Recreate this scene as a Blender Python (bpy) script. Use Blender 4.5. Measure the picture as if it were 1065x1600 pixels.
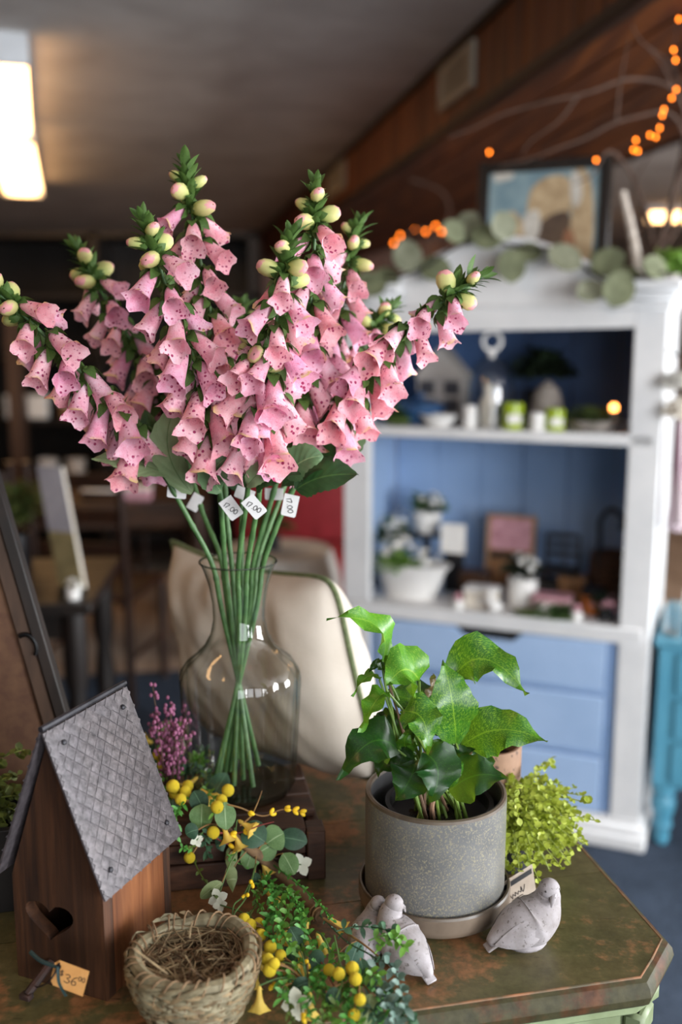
import bpy, bmesh, math, random
from mathutils import Vector, Matrix, noise
for _o in list(bpy.data.objects): bpy.data.objects.remove(_o)
scene = bpy.context.scene
COL = scene.collection
rnd = random.Random(11)
rad = math.radians
V = Vector

# ------------------------------------------------------------------ camera
CAM_H, PITCH, FPX = 1.5, rad(10.2), 1555.6
cd = bpy.data.cameras.new('camera'); cam = bpy.data.objects.new('camera', cd); COL.objects.link(cam)
cd.sensor_fit = 'VERTICAL'; cd.sensor_height = 36.0; cd.sensor_width = 24.0; cd.lens = 35.0
cd.clip_start = 0.05; cd.clip_end = 60
cam.location = (0, 0, CAM_H); cam.rotation_euler = (rad(90) - PITCH, 0, 0)
cd.dof.use_dof = True; cd.dof.focus_distance = 1.02; cd.dof.aperture_fstop = 2.2; cd.dof.aperture_blades = 9
scene.camera = cam
# ------------------------------------------------------------------ world, light, exposure
w = bpy.data.worlds.new('world'); scene.world = w; w.use_nodes = True
bg = w.node_tree.nodes['Background']; bg.inputs[0].default_value = (0.62, 0.75, 1.0, 1); bg.inputs[1].default_value = 0.25
def area(name, loc, target, sx, sy, watts, color):
    l = bpy.data.lights.new(name, 'AREA'); l.shape = 'RECTANGLE'; l.size = sx; l.size_y = sy; l.energy = watts; l.color = color
    o = bpy.data.objects.new(name, l); COL.objects.link(o); o.location = loc
    o.rotation_euler = (V(target) - V(loc)).to_track_quat('-Z', 'Y').to_euler(); return o
# daylight entering through the shop windows behind and to the right of the camera (window_1..window_3 frame these)
ROOM = Matrix.Rotation(rad(10.2), 4, 'Z')
def rm(v, u, z): return ROOM @ V((v, u, z))
DAY = (0.94, 0.97, 1.0)
area('daylight_window_back', rm(0.75, -1.97, 1.45), rm(0.75, 3, 1.30), 1.6, 1.7, 30, DAY)
area('daylight_window_corner', rm(2.75, -1.97, 1.45), rm(2.75, 3, 1.30), 1.6, 1.7, 130, DAY)
area('daylight_window_side', rm(5.42, 0.6, 1.45), rm(0, 0.6, 1.30), 2.2, 1.7, 270, DAY)
vs = scene.view_settings
vs.view_transform = 'Standard'; vs.look = 'None'; vs.gamma = 1.0; vs.exposure = 0.66; vs.use_curve_mapping = False

# ------------------------------------------------------------------ pixel -> point helpers (photo frame 1065 x 1600)
_C, _S = math.cos(PITCH), math.sin(PITCH)
def ray(x, y):
    a, b = x - 532.5, 800.0 - y
    return V((a, FPX * _C + b * _S, b * _C - FPX * _S))
def at(x, y, Y):
    r = ray(x, y); return V((0, 0, CAM_H)) + r * (Y / r.y)
def on(x, y, z):
    r = ray(x, y); return V((0, 0, CAM_H)) + r * ((z - CAM_H) / r.z)
def mpp(Y, z=1.0): return (Y * _C + (CAM_H - z) * _S) / FPX      # metres per photo pixel

# ------------------------------------------------------------------ mesh builder
ORG = {}
class MB:
    def __init__(s, M=None): s.v = []; s.f = []; s.uv = []; s.M = M or Matrix(); s.has_uv = False
    def add(s, vs, fs, L=None, uv=None):
        b = len(s.v); T = s.M @ L if L is not None else s.M
        s.v += [T @ V(v) for v in vs]; s.f += [tuple(i + b for i in f) for f in fs]
        if uv: s.uv += uv; s.has_uv = True
        else: s.uv += [(0.5, 0.5)] * len(vs)
        return s
    def box(s, lo, hi, L=None):
        x0, y0, z0 = lo; x1, y1, z1 = hi
        return s.add([(x0,y0,z0),(x1,y0,z0),(x1,y1,z0),(x0,y1,z0),(x0,y0,z1),(x1,y0,z1),(x1,y1,z1),(x0,y1,z1)],
              [(0,3,2,1),(4,5,6,7),(0,1,5,4),(1,2,6,5),(2,3,7,6),(3,0,4,7)], L)
    def prism(s, poly, d0, d1, L=None):          # polygon in local XZ, extruded along Y d0..d1
        n = len(poly)
        vs = [(x, d0, z) for x, z in poly] + [(x, d1, z) for x, z in poly]
        fs = [tuple(range(n)), tuple(range(2*n-1, n-1, -1))] + [(i, i+n, (i+1) % n + n, (i+1) % n) for i in range(n)]
        return s.add(vs, fs, L)
    def lathe(s, prof, n=24, L=None, mod=None, close=False):
        vs, fs, m = [], [], len(prof)
        for j, (r, z) in enumerate(prof):
            for i in range(n):
                a = 2*math.pi*i/n; k = mod(a, j, z) if mod else 1.0
                vs.append((r*k*math.cos(a), r*k*math.sin(a), z))
        uv = [(i/n, j/(m-1)) for j in range(m) for i in range(n)]
        for j in range(m-1):
            for i in range(n):
                a, b = j*n+i, j*n+(i+1) % n
                fs.append((a, b, b+n, a+n))
        if close:
            fs.append(tuple(range(n-1, -1, -1))); fs.append(tuple((m-1)*n+i for i in range(n)))
        return s.add(vs, fs, L, uv)
    def ball(s, c, r, n=10, sq=(1,1,1), L=None):
        m = max(4, n//2+1); prof = [(math.sin(math.pi*j/m), -math.cos(math.pi*j/m)) for j in range(m+1)]
        prof[0] = (0.02, -1); prof[-1] = (0.02, 1)
        T = Matrix.Translation(c) @ (L if L is not None else Matrix()) @ Matrix.Diagonal((r*sq[0], r*sq[1], r*sq[2], 1))
        return s.lathe(prof, n, T, close=True)
    def tube(s, pts, r, n=8, caps=True, flat=1.0, L=None):
        pts = [V(p) for p in pts]; m = len(pts)
        if not isinstance(r, (list, tuple)): r = [r]*m
        t0 = (pts[1]-pts[0]).normalized(); u = t0.orthogonal().normalized(); vs, uv = [], []
        for i in range(m):
            t = (pts[min(i+1, m-1)] - pts[max(i-1, 0)])
            t = t.normalized() if t.length > 1e-9 else t0
            u = (u - t*u.dot(t)); u = u.normalized() if u.length > 1e-6 else t.orthogonal().normalized()
            b = t.cross(u)
            for k in range(n):
                a = 2*math.pi*k/n
                vs.append(pts[i] + u*(r[i]*math.cos(a)) + b*(r[i]*flat*math.sin(a))); uv.append((k/n, i/(m-1)))
        fs = [(i*n+k, i*n+(k+1) % n, (i+1)*n+(k+1) % n, (i+1)*n+k) for i in range(m-1) for k in range(n)]
        if caps: fs += [tuple(range(n-1, -1, -1)), tuple((m-1)*n+k for k in range(n))]
        return s.add(vs, fs, L, uv)
    def ring(s, c, R, r, n=28, k=8, L=None, sq=1.0, a0=0, a1=2*math.pi):
        pts = [V(c)+V((R*math.cos(a0+(a1-a0)*i/n), R*sq*math.sin(a0+(a1-a0)*i/n), 0)) for i in range(n+1)]
        return s.tube(pts, r, k, True, 1.0, L)
    def leaf(s, B, Mi, T, w, N, nu=9, nv=5, fold=0.25, wav=0.0, wf=3, serr=0.0, prof=None, twist=0.0, seed=0, curl=0.0):
        B, Mi, T, N = V(B), V(Mi), V(T), V(N).normalized()
        ctl = Mi*2 - (B+T)*0.5; vs, uv, fs = [], [], []
        for i in range(nu):
            u = i/(nu-1); c = B*(1-u)**2 + ctl*(2*u*(1-u)) + T*u*u
            t = ((ctl-B)*(1-u) + (T-ctl)*u).normalized()
            nn = (N - t*N.dot(t)); nn = nn.normalized() if nn.length > 1e-5 else t.orthogonal().normalized()
            sd = t.cross(nn).normalized()
            if twist:
                q = Matrix.Rotation(twist*u, 3, t); nn = q @ nn; sd = q @ sd
            hw = 0.5*w*(prof(u) if prof else math.sin(math.pi*min(1, u*0.97+0.02))**0.8)
            for j in range(nv):
                q = -1 + 2*j/(nv-1); e = hw*q*(1 + (serr*(1 if i % 2 else -1) if abs(q) > 0.99 else 0))
                h = abs(q)*hw*fold + wav*abs(q)*math.sin(wf*u*6.28 + (1.7 if q > 0 else 0) + seed) - curl*q*q*hw
                vs.append(c + sd*e + nn*h); uv.append(((q+1)/2, u))
        for i in range(nu-1):
            for j in range(nv-1):
                a = i*nv+j; fs.append((a, a+1, a+nv+1, a+nv))
        return s.add(vs, fs, None, uv)
    def mesh(s, name, smooth=True, bevel=0.0, segs=1, angle=40, org=V((0,0,0))):
        me = bpy.data.meshes.new(name); me.from_pydata([v - org for v in s.v], [], s.f)
        if s.has_uv:
            ul = me.uv_layers.new(name='UVMap')
            for l in me.loops: ul.data[l.index].uv = s.uv[l.vertex_index]
        if bevel > 0:
            bm = bmesh.new(); bm.from_mesh(me)
            es = [e for e in bm.edges if len(e.link_faces) == 2 and e.calc_face_angle(0) > 0.6]
            bmesh.ops.bevel(bm, geom=es, offset=bevel, segments=segs, profile=0.5, affect='EDGES', clamp_overlap=True)
            bm.to_mesh(me); bm.free()
        if smooth:
            me.polygons.foreach_set('use_smooth', [True]*len(me.polygons)); me.set_sharp_from_angle(angle=rad(angle))
        me.update(); return me
    def build(s, name, mat, parent=None, smooth=True, bevel=0.0, segs=1, angle=40, label=None, kind=None, org=None, cat=None, group=None):
        o_ = ORG[parent.name] if parent else (V(org) if org else V((0,0,0)))
        me = s.mesh(name, smooth, bevel, segs, angle, o_)
        if mat: me.materials.append(mat)
        o = bpy.data.objects.new(name, me); COL.objects.link(o)
        if parent: o.parent = parent
        else: o.location = o_
        ORG[o.name] = o_
        if label: o['label'] = label
        if kind: o['kind'] = kind
        if cat: o['category'] = cat
        if group: o['group'] = group
        return o
def thing(name, label, cat, loc=(0,0,0), group=None, kind=None):
    o = bpy.data.objects.new(name, None); COL.objects.link(o); o.empty_display_size = 0.05
    o.location = loc; ORG[o.name] = V(loc); o['label'] = label; o['category'] = cat
    if group: o['group'] = group
    if kind: o['kind'] = kind
    return o
def inst(name, me, parent, M):                   # a part sharing mesh data; M = world matrix
    o = bpy.data.objects.new(name, me); COL.objects.link(o); o.parent = parent
    o.matrix_local = Matrix.Translation(-ORG[parent.name]) @ M
    return o
def frame_z(d, up=V((0,0,1)), p=V((0,0,0)), s=1.0):       # matrix whose local Z points along d
    z = V(d).normalized(); x = up.cross(z)
    x = x.normalized() if x.length > 1e-4 else z.orthogonal().normalized(); y = z.cross(x)
    m = Matrix((x, y, z)).transposed().to_4x4()
    return Matrix.Translation(p) @ m @ Matrix.Diagonal((s, s, s, 1))
def RZ(deg, p=(0,0,0)): return Matrix.Translation(p) @ Matrix.Rotation(rad(deg), 4, 'Z')
def spline(pts, n=8):
    pts = [V(p) for p in pts]; out = []
    for i in range(len(pts)-1):
        p0, p1, p2, p3 = pts[max(i-1,0)], pts[i], pts[i+1], pts[min(i+2, len(pts)-1)]
        for k in range(n):
            t = k/n
            out.append(0.5*((2*p1)+(p2-p0)*t+(2*p0-5*p1+4*p2-p3)*t*t+(3*p1-p0-3*p2+p3)*t**3))
    out.append(pts[-1]); return out

# ------------------------------------------------------------------ materials
def lin(h):
    h = h.lstrip('#'); c = [int(h[i:i+2], 16)/255 for i in (0, 2, 4)]
    return tuple((x/12.92 if x <= 0.04045 else ((x+0.055)/1.055)**2.4) for x in c) + (1.0,)
class NT:
    def __init__(s, name):
        s.m = bpy.data.materials.new(name); s.m.use_nodes = True; s.t = s.m.node_tree
        s.p = s.t.nodes['Principled BSDF']; s.out = s.t.nodes['Material Output']
    def n(s, typ, **kw):
        x = s.t.nodes.new('ShaderNode'+typ)
        for k, v in kw.items(): setattr(x, k, v)
        return x
    def l(s, a, b): s.t.links.new(a, b)
    def coords(s, kind='Object', scale=(1,1,1), rot=(0,0,0)):
        c = s.n('TexCoord'); m = s.n('Mapping'); m.inputs['Scale'].default_value = scale; m.inputs['Rotation'].default_value = rot
        s.l(c.outputs[kind], m.inputs['Vector']); return m.outputs['Vector']
    def noise(s, vec, scale, detail=4, rough=0.55, dist=0.0):
        x = s.n('TexNoise'); x.inputs['Scale'].default_value = scale; x.inputs['Detail'].default_value = detail
        x.inputs['Roughness'].default_value = rough; x.inputs['Distortion'].default_value = dist
        s.l(vec, x.inputs['Vector']); return x.outputs['Fac']
    def vor(s, vec, scale, feature='F1', out='Distance', rnd_=1.0):
        x = s.n('TexVoronoi', feature=feature); x.inputs['Scale'].default_value = scale; x.inputs['Randomness'].default_value = rnd_
        s.l(vec, x.inputs['Vector']); return x.outputs[out]
    def ramp(s, fac, stops, interp='LINEAR'):
        x = s.n('ValToRGB'); x.color_ramp.interpolation = interp; e = x.color_ramp.elements
        while len(e) < len(stops): e.new(0.5)
        for i, (p, c) in enumerate(stops): e[i].position = p; e[i].color = lin(c) if isinstance(c, str) else c
        s.l(fac, x.inputs['Fac']); return x.outputs['Color']
    def mix(s, fac, a, b, mode='MIX'):
        x = s.n('Mix', data_type='RGBA', blend_type=mode)
        for sock, val in ((x.inputs['Factor'], fac), (x.inputs['A'], a), (x.inputs['B'], b)):
            sk = sock if sock.enabled else None
        ins = [i for i in x.inputs if i.enabled]
        for sock, val in zip(ins, (fac, a, b)):
            if isinstance(val, str): sock.default_value = lin(val)
            elif isinstance(val, (int, float, tuple)): sock.default_value = val
            else: s.l(val, sock)
        return [o for o in x.outputs if o.enabled][0]
    def bump(s, h, strength=0.3, dist=0.002):
        b = s.n('Bump'); b.inputs['Strength'].default_value = strength; b.inputs['Distance'].default_value = dist
        s.l(h, b.inputs['Height']); s.l(b.outputs['Normal'], s.p.inputs['Normal'])
    def set(s, color=None, rough=0.6, metal=0.0, spec=None, **kw):
        if color is not None:
            if isinstance(color, str): s.p.inputs['Base Color'].default_value = lin(color)
            else: s.l(color, s.p.inputs['Base Color'])
        s.p.inputs['Roughness'].default_value = rough; s.p.inputs['Metallic'].default_value = metal
        if spec is not None: s.p.inputs['Specular IOR Level'].default_value = spec
        for k, v in kw.items(): s.p.inputs[k.replace('_', ' ')].default_value = v
        return s.m
    def translucent(s, color, fac):
        t = s.n('BsdfTranslucent'); mx = s.n('MixShader'); mx.inputs[0].default_value = fac
        if isinstance(color, str): t.inputs[0].default_value = lin(color)
        else: s.l(color, t.inputs[0])
        s.l(s.p.outputs[0], mx.inputs[1]); s.l(t.outputs[0], mx.inputs[2]); s.l(mx.outputs[0], s.out.inputs['Surface'])
_mc = {}
def pm(c1, c2=None, scale=20, rough=0.6, stretch=(1,1,1), bump=0.0, metal=0.0, lo=0.35, hi=0.65, spec=None, name=None, detail=4, trans=0):
    key = (c1, c2, scale, rough, stretch, bump, metal, lo, hi, spec, trans)
    if key in _mc: return _mc[key]
    m = NT(name or 'surface_'+c1.strip('#'))
    v = m.coords('Object', stretch); f = m.noise(v, scale, detail)
    c = m.ramp(f, [(lo, c1), (hi, c2 or c1)])
    m.set(c, rough, metal, spec)
    if bump: m.bump(f, bump, 0.003)
    if trans: m.translucent(c, trans)
    _mc[key] = m.m; return m.m
def wood(c1, c2, c3, scale=30, axis='X', rough=0.6, bump=0.25, name='wood'):
    key = ('wood', c1, c2, c3, scale, axis, rough, bump)
    if key in _mc: return _mc[key]
    m = NT(name); st = {'X': (0.06,1,1), 'Y': (1,0.06,1), 'Z': (1,1,0.06)}[axis]
    v = m.coords('Object', st); f = m.noise(v, scale*3, 6, 0.65, 0.6); g = m.noise(v, scale*0.7, 3, 0.5, 1.0)
    a = m.ramp(f, [(0.3, c1), (0.5, c2), (0.72, c3)]); c = m.mix(m.ramp(g, [(0.4,'#000000'),(0.65,'#ffffff')]), a, m.mix(0.5, a, c1))
    m.set(c, rough); m.bump(f, bump, 0.002); _mc[key] = m.m; return m.m
def emit(name, color, strength):
    m = NT(name); m.p.inputs['Base Color'].default_value = lin(color); m.p.inputs['Emission Color'].default_value = lin(color)
    m.p.inputs['Emission Strength'].default_value = strength; return m.m
def thin_glass(name, tint='#f4f8f6', rough=0.02, edge=0.35, power=1.0):
    m = NT(name); t = m.n('BsdfTransparent'); t.inputs[0].default_value = lin(tint)
    g = m.n('BsdfGlossy'); g.inputs['Roughness'].default_value = rough
    lw = m.n('LayerWeight'); lw.inputs['Blend'].default_value = 0.5
    c = m.ramp(lw.outputs['Facing'], [(0.0, tint), (0.50, tint), (0.80, '#b4bab0'), (0.95, '#7d8379'), (1.0, '#4a5046')]); m.l(c, t.inputs[0])
    pw_ = m.n('Math', operation='POWER'); m.l(lw.outputs['Facing'], pw_.inputs[0]); pw_.inputs[1].default_value = 5.0
    mu = m.n('Math', operation='MULTIPLY_ADD'); m.l(pw_.outputs[0], mu.inputs[0]); mu.inputs[1].default_value = 0.7; mu.inputs[2].default_value = 0.04*power; mu.use_clamp = True
    mx = m.n('MixShader'); m.l(mu.outputs[0], mx.inputs[0])
    m.l(t.outputs[0], mx.inputs[1]); m.l(g.outputs[0], mx.inputs[2]); m.l(mx.outputs[0], m.out.inputs['Surface']); return m.m
# ================================================================== ROOM
ZC, UF, UB, VL, VR = 2.60, 12.0, -2.05, -4.6, 5.5
def struct(o, label, cat):
    o['kind'] = 'structure'; o['label'] = label; o['category'] = cat; return o
m = NT('floor_laminate'); v = m.coords('Object', (1, 0.12, 1)); f = m.noise(v, 9, 5)
m.set(m.ramp(f, [(0.3, '#8f7a68'), (0.7, '#b8a290')]), 0.45); M_FLOOR = m.m
struct(MB(ROOM).box((VL, UB, -0.08), (VR, UF, 0)).build('floor', M_FLOOR, smooth=False), 'tan wood-look floor at the back of the shop', 'floor')
m = NT('carpet_navy'); v = m.coords(); f = m.noise(v, 260, 3); g = m.noise(v, 7, 3)
m.set(m.mix(m.ramp(g, [(0.3,'#000000'),(0.7,'#ffffff')]), m.ramp(f, [(0.3, '#222a36'), (0.7, '#4a5462')]), m.ramp(f, [(0.3, '#2b3442'), (0.7, '#586374')])), 0.95, spec=0.1); m.bump(f, 0.6, 0.004)
struct(MB(ROOM).box((VL, UB, 0), (VR, 4.35, 0.006)).build('floor_carpet', m.m, smooth=False), 'dark navy carpet around the white hutch', 'carpet')
m = NT('ceiling_plaster'); v = m.coords('Object', (1, 1, 1)); f = m.noise(v, 2.2, 6, 0.6, 0.4); g = m.noise(v, 60, 3)
m.set(m.ramp(f, [(0.3, '#b9b2ad'), (0.5, '#cbc5c0'), (0.72, '#dcd7d2')]), 0.9); m.bump(g, 0.35, 0.006)
struct(MB(ROOM).box((VL, UB, ZC), (VR, UF, ZC+0.1)).build('ceiling', m.m, smooth=False), 'grey textured plaster ceiling', 'ceiling')
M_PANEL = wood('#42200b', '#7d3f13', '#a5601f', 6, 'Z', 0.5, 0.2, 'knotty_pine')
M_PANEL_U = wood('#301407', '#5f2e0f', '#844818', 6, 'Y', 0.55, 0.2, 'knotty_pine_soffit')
M_DKWALL = pm('#0d0a08', '#15100c', 5, 0.8, name='dark_wall')
M_WALLW = pm('#8d857c', '#a29a90', 3, 0.9, name='plain_wall')
# far wall, panelled on the right half, dark behind the shelving on the left
struct(MB(ROOM).box((VL, UF, 0), (VR, UF+0.1, ZC)).build('wall_far', M_DKWALL, smooth=False), 'dark far wall of the shop', 'wall')
struct(MB(ROOM).box((VL-0.1, UB, 0), (VL, UF, ZC)).build('wall_left', M_DKWALL, smooth=False), 'dark side wall left of the tables', 'wall')
# right wall with the side window opening, back wall with two window openings
def wall_with_openings(name, along, fixed, a0, a1, holes, label):
    mb = MB(ROOM)
    def bx(p0, p1, z0, z1):
        if p1-p0 < 1e-4: return
        if along == 'v': mb.box((p0, fixed-0.1, z0), (p1, fixed, z1))
        else: mb.box((fixed, p0, z0), (fixed+0.1, p1, z1))
    x = a0
    for h0, h1, z0, z1 in holes:
        bx(x, h0, 0, ZC); bx(h0, h1, 0, z0); bx(h0, h1, z1, ZC); x = h1
    bx(x, a1, 0, ZC)
    return struct(mb.build(name, M_WALLW, smooth=False), label, 'wall')
wall_with_openings('wall_back', 'v', UB, VL, VR, [(-0.1, 1.6, 0.55, 2.35), (1.9, 3.6, 0.55, 2.35)], 'plain shopfront wall with two display windows')
wall_with_openings('wall_right', 'u', VR, UB, UF, [(-0.55, 1.75, 0.55, 2.35)], 'plain side wall with one window')
M_WHITEPAINT = pm('#d9d7d4', '#e6e4e1', 8, 0.45, name='white_trim_paint')
M_PANE = thin_glass('window_pane', '#f2f7f8')
def window(name, along, fixed, a0, a1, label):
    w_ = thing(name, label, 'window', ROOM @ V(((a0+a1)/2, fixed, 0.55) if along == 'v' else (fixed, (a0+a1)/2, 0.55)), kind='structure')
    def bar(nm, p0, p1, z0, z1, d=0.03, mt=M_WHITEPAINT):
        mb = MB(ROOM)
        mb.box((p0, fixed-0.07, z0), (p1, fixed-0.07+d, z1)) if along == 'v' else mb.box((fixed+0.04, p0, z0), (fixed+0.04+d, p1, z1))
        mb.build(nm, mt, w_, False)
    bar('frame_rail', a0, a1, 0.55, 0.61); bar('frame_rail', a0, a1, 2.29, 2.35)
    for p in (a0, (a0+a1)/2-0.025, a1-0.05): bar('frame_stile', p, p+0.05, 0.61, 2.29)
    bar('pane', a0+0.05, (a0+a1)/2-0.025, 0.61, 2.29, 0.006, M_PANE); bar('pane', (a0+a1)/2+0.025, a1-0.05, 0.61, 2.29, 0.006, M_PANE)
window('window_1', 'v', UB, -0.1, 1.6, 'white framed display window behind the camera')
window('window_2', 'v', UB, 1.9, 3.6, 'white framed display window near the shop corner')
window('window_3', 'u', VR, -0.55, 1.75, 'white framed side window')

# panelled soffit running away along the room: vertical face boards, underside boards
SV0, SV1, SZ = 1.185, 2.20, 2.305
sof = thing('wall_soffit', 'dark stained pine soffit running under the grey ceiling', 'soffit', rm(SV0, 3.0, SZ), kind='structure')
pw = 0.145; k = 0; u = 0.6
plank_me = None
while u < UF - 0.01:
    u1 = min(u+pw, UF)
    dz = 0.0015*(k % 3)
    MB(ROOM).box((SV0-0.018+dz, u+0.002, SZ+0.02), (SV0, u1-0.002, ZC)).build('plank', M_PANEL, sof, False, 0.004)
    u = u1; k += 1
nb = 7
for i in range(nb):
    a = SV0+0.02+(SV1-SV0-0.04)*i/nb; b = SV0+0.02+(SV1-SV0-0.04)*(i+1)/nb
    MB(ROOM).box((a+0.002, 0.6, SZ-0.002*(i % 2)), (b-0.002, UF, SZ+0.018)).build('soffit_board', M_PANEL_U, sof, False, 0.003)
MB(ROOM).box((SV0, 0.6, SZ+0.019), (SV1-0.02, UF, ZC)).build('core', M_PANEL, sof, False)
M_MOULD = wood('#1a0c06', '#2f1609', '#43220d', 8, 'Y', 0.5, 0.1, 'dark_moulding')
MB(ROOM).box((SV0-0.03, 0.6, SZ-0.02), (SV0+0.02, UF, SZ+0.02)).build('moulding', M_MOULD, sof, False, 0.006)
MB(ROOM).box((SV0-0.035, 0.6, ZC-0.035), (SV0-0.018, UF, ZC)).build('moulding', M_MOULD, sof, False, 0.005)
MB(ROOM).box((SV1-0.02, 0.6, SZ-0.01), (SV1+0.01, UF, ZC)).build('moulding', M_MOULD, sof, False, 0.005)
# pine-panelled stretch of far wall behind the hutch
far = thing('wall_panelling', 'dark pine panelling on the far wall right of the shelving', 'wall panelling', rm(3.4, UF, 0), kind='structure')
v_ = 0.2
while v_ < VR:
    MB(ROOM).box((v_+0.003, UF-0.03, 0), (min(v_+0.2, VR)-0.003, UF-0.002, ZC)).build('plank', M_PANEL, far, False); v_ += 0.2
# soffit vents
M_VENT = pm('#a8a294', '#bab4a6', 10, 0.5, name='vent_paint')
M_VENTD = pm('#5b584f', None, 10, 0.7, name='vent_dark')
def vent(u0, u1, z0, z1, label):
    t = thing('air_vent', label, 'air vent', rm(SV0-0.02, (u0+u1)/2, z0))
    x1 = SV0-0.019
    for a, b, c, d in ((u0, u1, z0, z0+0.03), (u0, u1, z1-0.03, z1), (u0, u0+0.04, z0+0.03, z1-0.03), (u1-0.04, u1, z0+0.03, z1-0.03)):
        MB(ROOM).box((x1-0.02, a, c), (x1, b, d)).build('frame_bar', M_VENT, t, False, 0.003)
    MB(ROOM).box((x1-0.004, u0+0.04, z0+0.03), (x1, u1-0.04, z1-0.03)).build('backing', M_VENTD, t, False)
    n = 6
    for i in range(n):
        zz = z0+0.03+(z1-z0-0.06)*(i+0.5)/n
        MB(ROOM).box((-0.006, u0+0.04, -0.012), (0.0, u1-0.04, 0.012), Matrix.Translation((x1-0.006, 0, zz)) @ Matrix.Rotation(rad(25), 4, 'Y')).build('slat', M_VENT, t, False)
vent(3.70, 4.15, 2.385, 2.55, 'beige air vent near the front of the pine soffit')
vent(6.3, 6.95, 2.385, 2.55, 'beige air vent far along the pine soffit')
# fluorescent wraparound fixtures
M_LENS = emit('fluorescent_lens', '#ffc684', 6.5)
M_CAP = pm('#cfd2d6', '#dde0e4', 9, 0.5, name='fixture_cap')
def fixture(p0, p1, label, side=V((-1,0,0)), wd=0.26):
    p0, p1 = V(p0), V(p1); d = (p1-p0).normalized(); L = (p1-p0).length
    t = thing('ceiling_light', label, 'ceiling light', (p0+p1)/2, 'fluorescent ceiling lights')
    M = Matrix.Translation(p0) @ Matrix((V((d.y, -d.x, 0)), d, V((0,0,1)))).transposed().to_4x4()
    h = ZC-p0.z
    prof = [(-wd/2, 0.055), (-wd/2+0.02, 0.012), (-wd/2+0.07, 0), (wd/2-0.07, 0), (wd/2-0.02, 0.012), (wd/2, 0.055)]
    n = len(prof)
    mb = MB(M); mb.add([(x, 0.03, z) for x, z in prof]+[(x, L-0.03, z) for x, z in prof], [(i+1, i, i+n, i+n+1) for i in range(n-1)]); mb.build('lens', M_LENS, t)
    MB(M).box((-wd/2, 0.03, 0.056), (wd/2, L-0.03, h)).build('housing', M_CAP, t, False)
    for a in (0, L-0.03): MB(M).box((-wd/2-0.008, a, -0.006), (wd/2+0.008, a+0.03, h)).build('end_cap', M_CAP, t, False, 0.004)
    return t
pa, pb, pc = on(-16, 95, 2.49), on(8, 218, 2.49), on(36, 306, 2.49)
fixture(pa, pb, 'warm fluorescent ceiling light at the top left, partly out of frame')
fixture(pb+(pc-pb).normalized()*0.05, pc, 'warm fluorescent ceiling light above the foxgloves, at left')
fixture(rm(-1.3, 0.6, 2.49), rm(-1.3, 1.8, 2.49), 'warm fluorescent ceiling light over the left aisle')
fixture(on(1003, 345, 2.49), on(1110, 345, 2.49), 'warm fluorescent ceiling light beyond the soffit, at right edge')
fixture(rm(4.0, 3.6, 2.49), rm(4.0, 4.8, 2.49), 'added warm fluorescent ceiling light right of the soffit, out of frame')  # unseen fixture, added to lighten the ceiling beyond the soffit

# ================================================================== WHITE HUTCH (local x = left..right, y = depth, z = up)
HM = RZ(-22, (0.008, 3.048, 0.006)); HW, HD = 0.93, 0.46
HMI = HM.inverted()
def hp(px, py, depth):                                  # point of the pixel's ray on the hutch plane at that local depth
    o = HMI @ V((0, 0, CAM_H)); r = HMI.to_3x3() @ ray(px, py); return o + r*((depth-o.y)/r.y)
M_HW = pm('#cfcfd0', '#dddcdc', 6, 0.45, bump=0.05, name='hutch_white_paint')
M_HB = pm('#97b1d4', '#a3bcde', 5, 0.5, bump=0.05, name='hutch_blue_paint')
M_HBD = pm('#839fc6', '#8faad0', 5, 0.5, name='hutch_blue_frame')  # on the lower back boards this darker blue carries the light falloff inside
M_HB_SHADE = pm('#3d5780', '#47628c', 5, 0.5, name='hutch_blue_shade')  # hutch blue darkened: shade of the upper compartment put into the colour
M_BLACK = pm('#0b0b0c', '#141416', 12, 0.6, name='black_recess')
hut = thing('hutch', 'white hutch cabinet with arched top and blue interior and drawers', 'cabinet', HM @ V((HW/2, HD/2, 0)))
def hb(name, lo, hi, mt, bev=0.003): return MB(HM).box(lo, hi).build(name, mt, hut, True, bev)
hb('post', (0, 0, 0.09), (0.085, 0.03, 1.57), M_HW); hb('post', (HW-0.085, 0, 0.09), (HW, 0.03, 1.57), M_HW)
hb('side_panel', (0, 0.03, 0.09), (0.012, HD, 1.57), M_HW); hb('side_panel', (HW-0.012, 0.03, 0.09), (HW, HD, 1.57), M_HW)
hb('side_lining', (0.012, 0.03, 0.09), (0.02, HD-0.015, 1.57), M_HB); hb('side_lining', (HW-0.02, 0.03, 0.09), (HW-0.012, HD-0.015, 1.57), M_HB)
for i in range(6):                                     # tongue and groove back boards
    a, b = 0.02+(HW-0.04)*i/6, 0.02+(HW-0.04)*(i+1)/6
    hb('back_board', (a+0.0008, HD-0.015, 0.09), (b-0.0008, HD, 1.20), M_HBD, 0.003); hb('back_board', (a+0.0008, HD-0.015, 1.2005), (b-0.0008, HD, 1.57), M_HB_SHADE, 0.003)
hb('shelf', (0.02, 0.0, 1.187), (HW-0.02, HD-0.015, 1.218), M_HW); hb('shelf', (0.02, -0.004, 0.622), (HW-0.02, HD-0.015, 0.669), M_HW)
MB(HM).prism([(0.085, 1.575), (HW-0.085, 1.575), (HW-0.085, 1.509), (0.085, 1.490)], 0.0, 0.03).build('top_rail', M_HW, hut, True, 0.003)
hb('roof_board', (0, 0.03, 1.575), (HW, HD, 1.595), M_HW)
hb('plinth', (-0.015, -0.02, 0.0), (HW+0.02, HD+0.005, 0.045), M_HW, 0.006); hb('plinth', (-0.008, -0.012, 0.045), (HW+0.012, HD, 0.075), M_HW, 0.01)
hb('plinth', (0.0, 0.0, 0.075), (HW, HD, 0.09), M_HW, 0.003)
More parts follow.
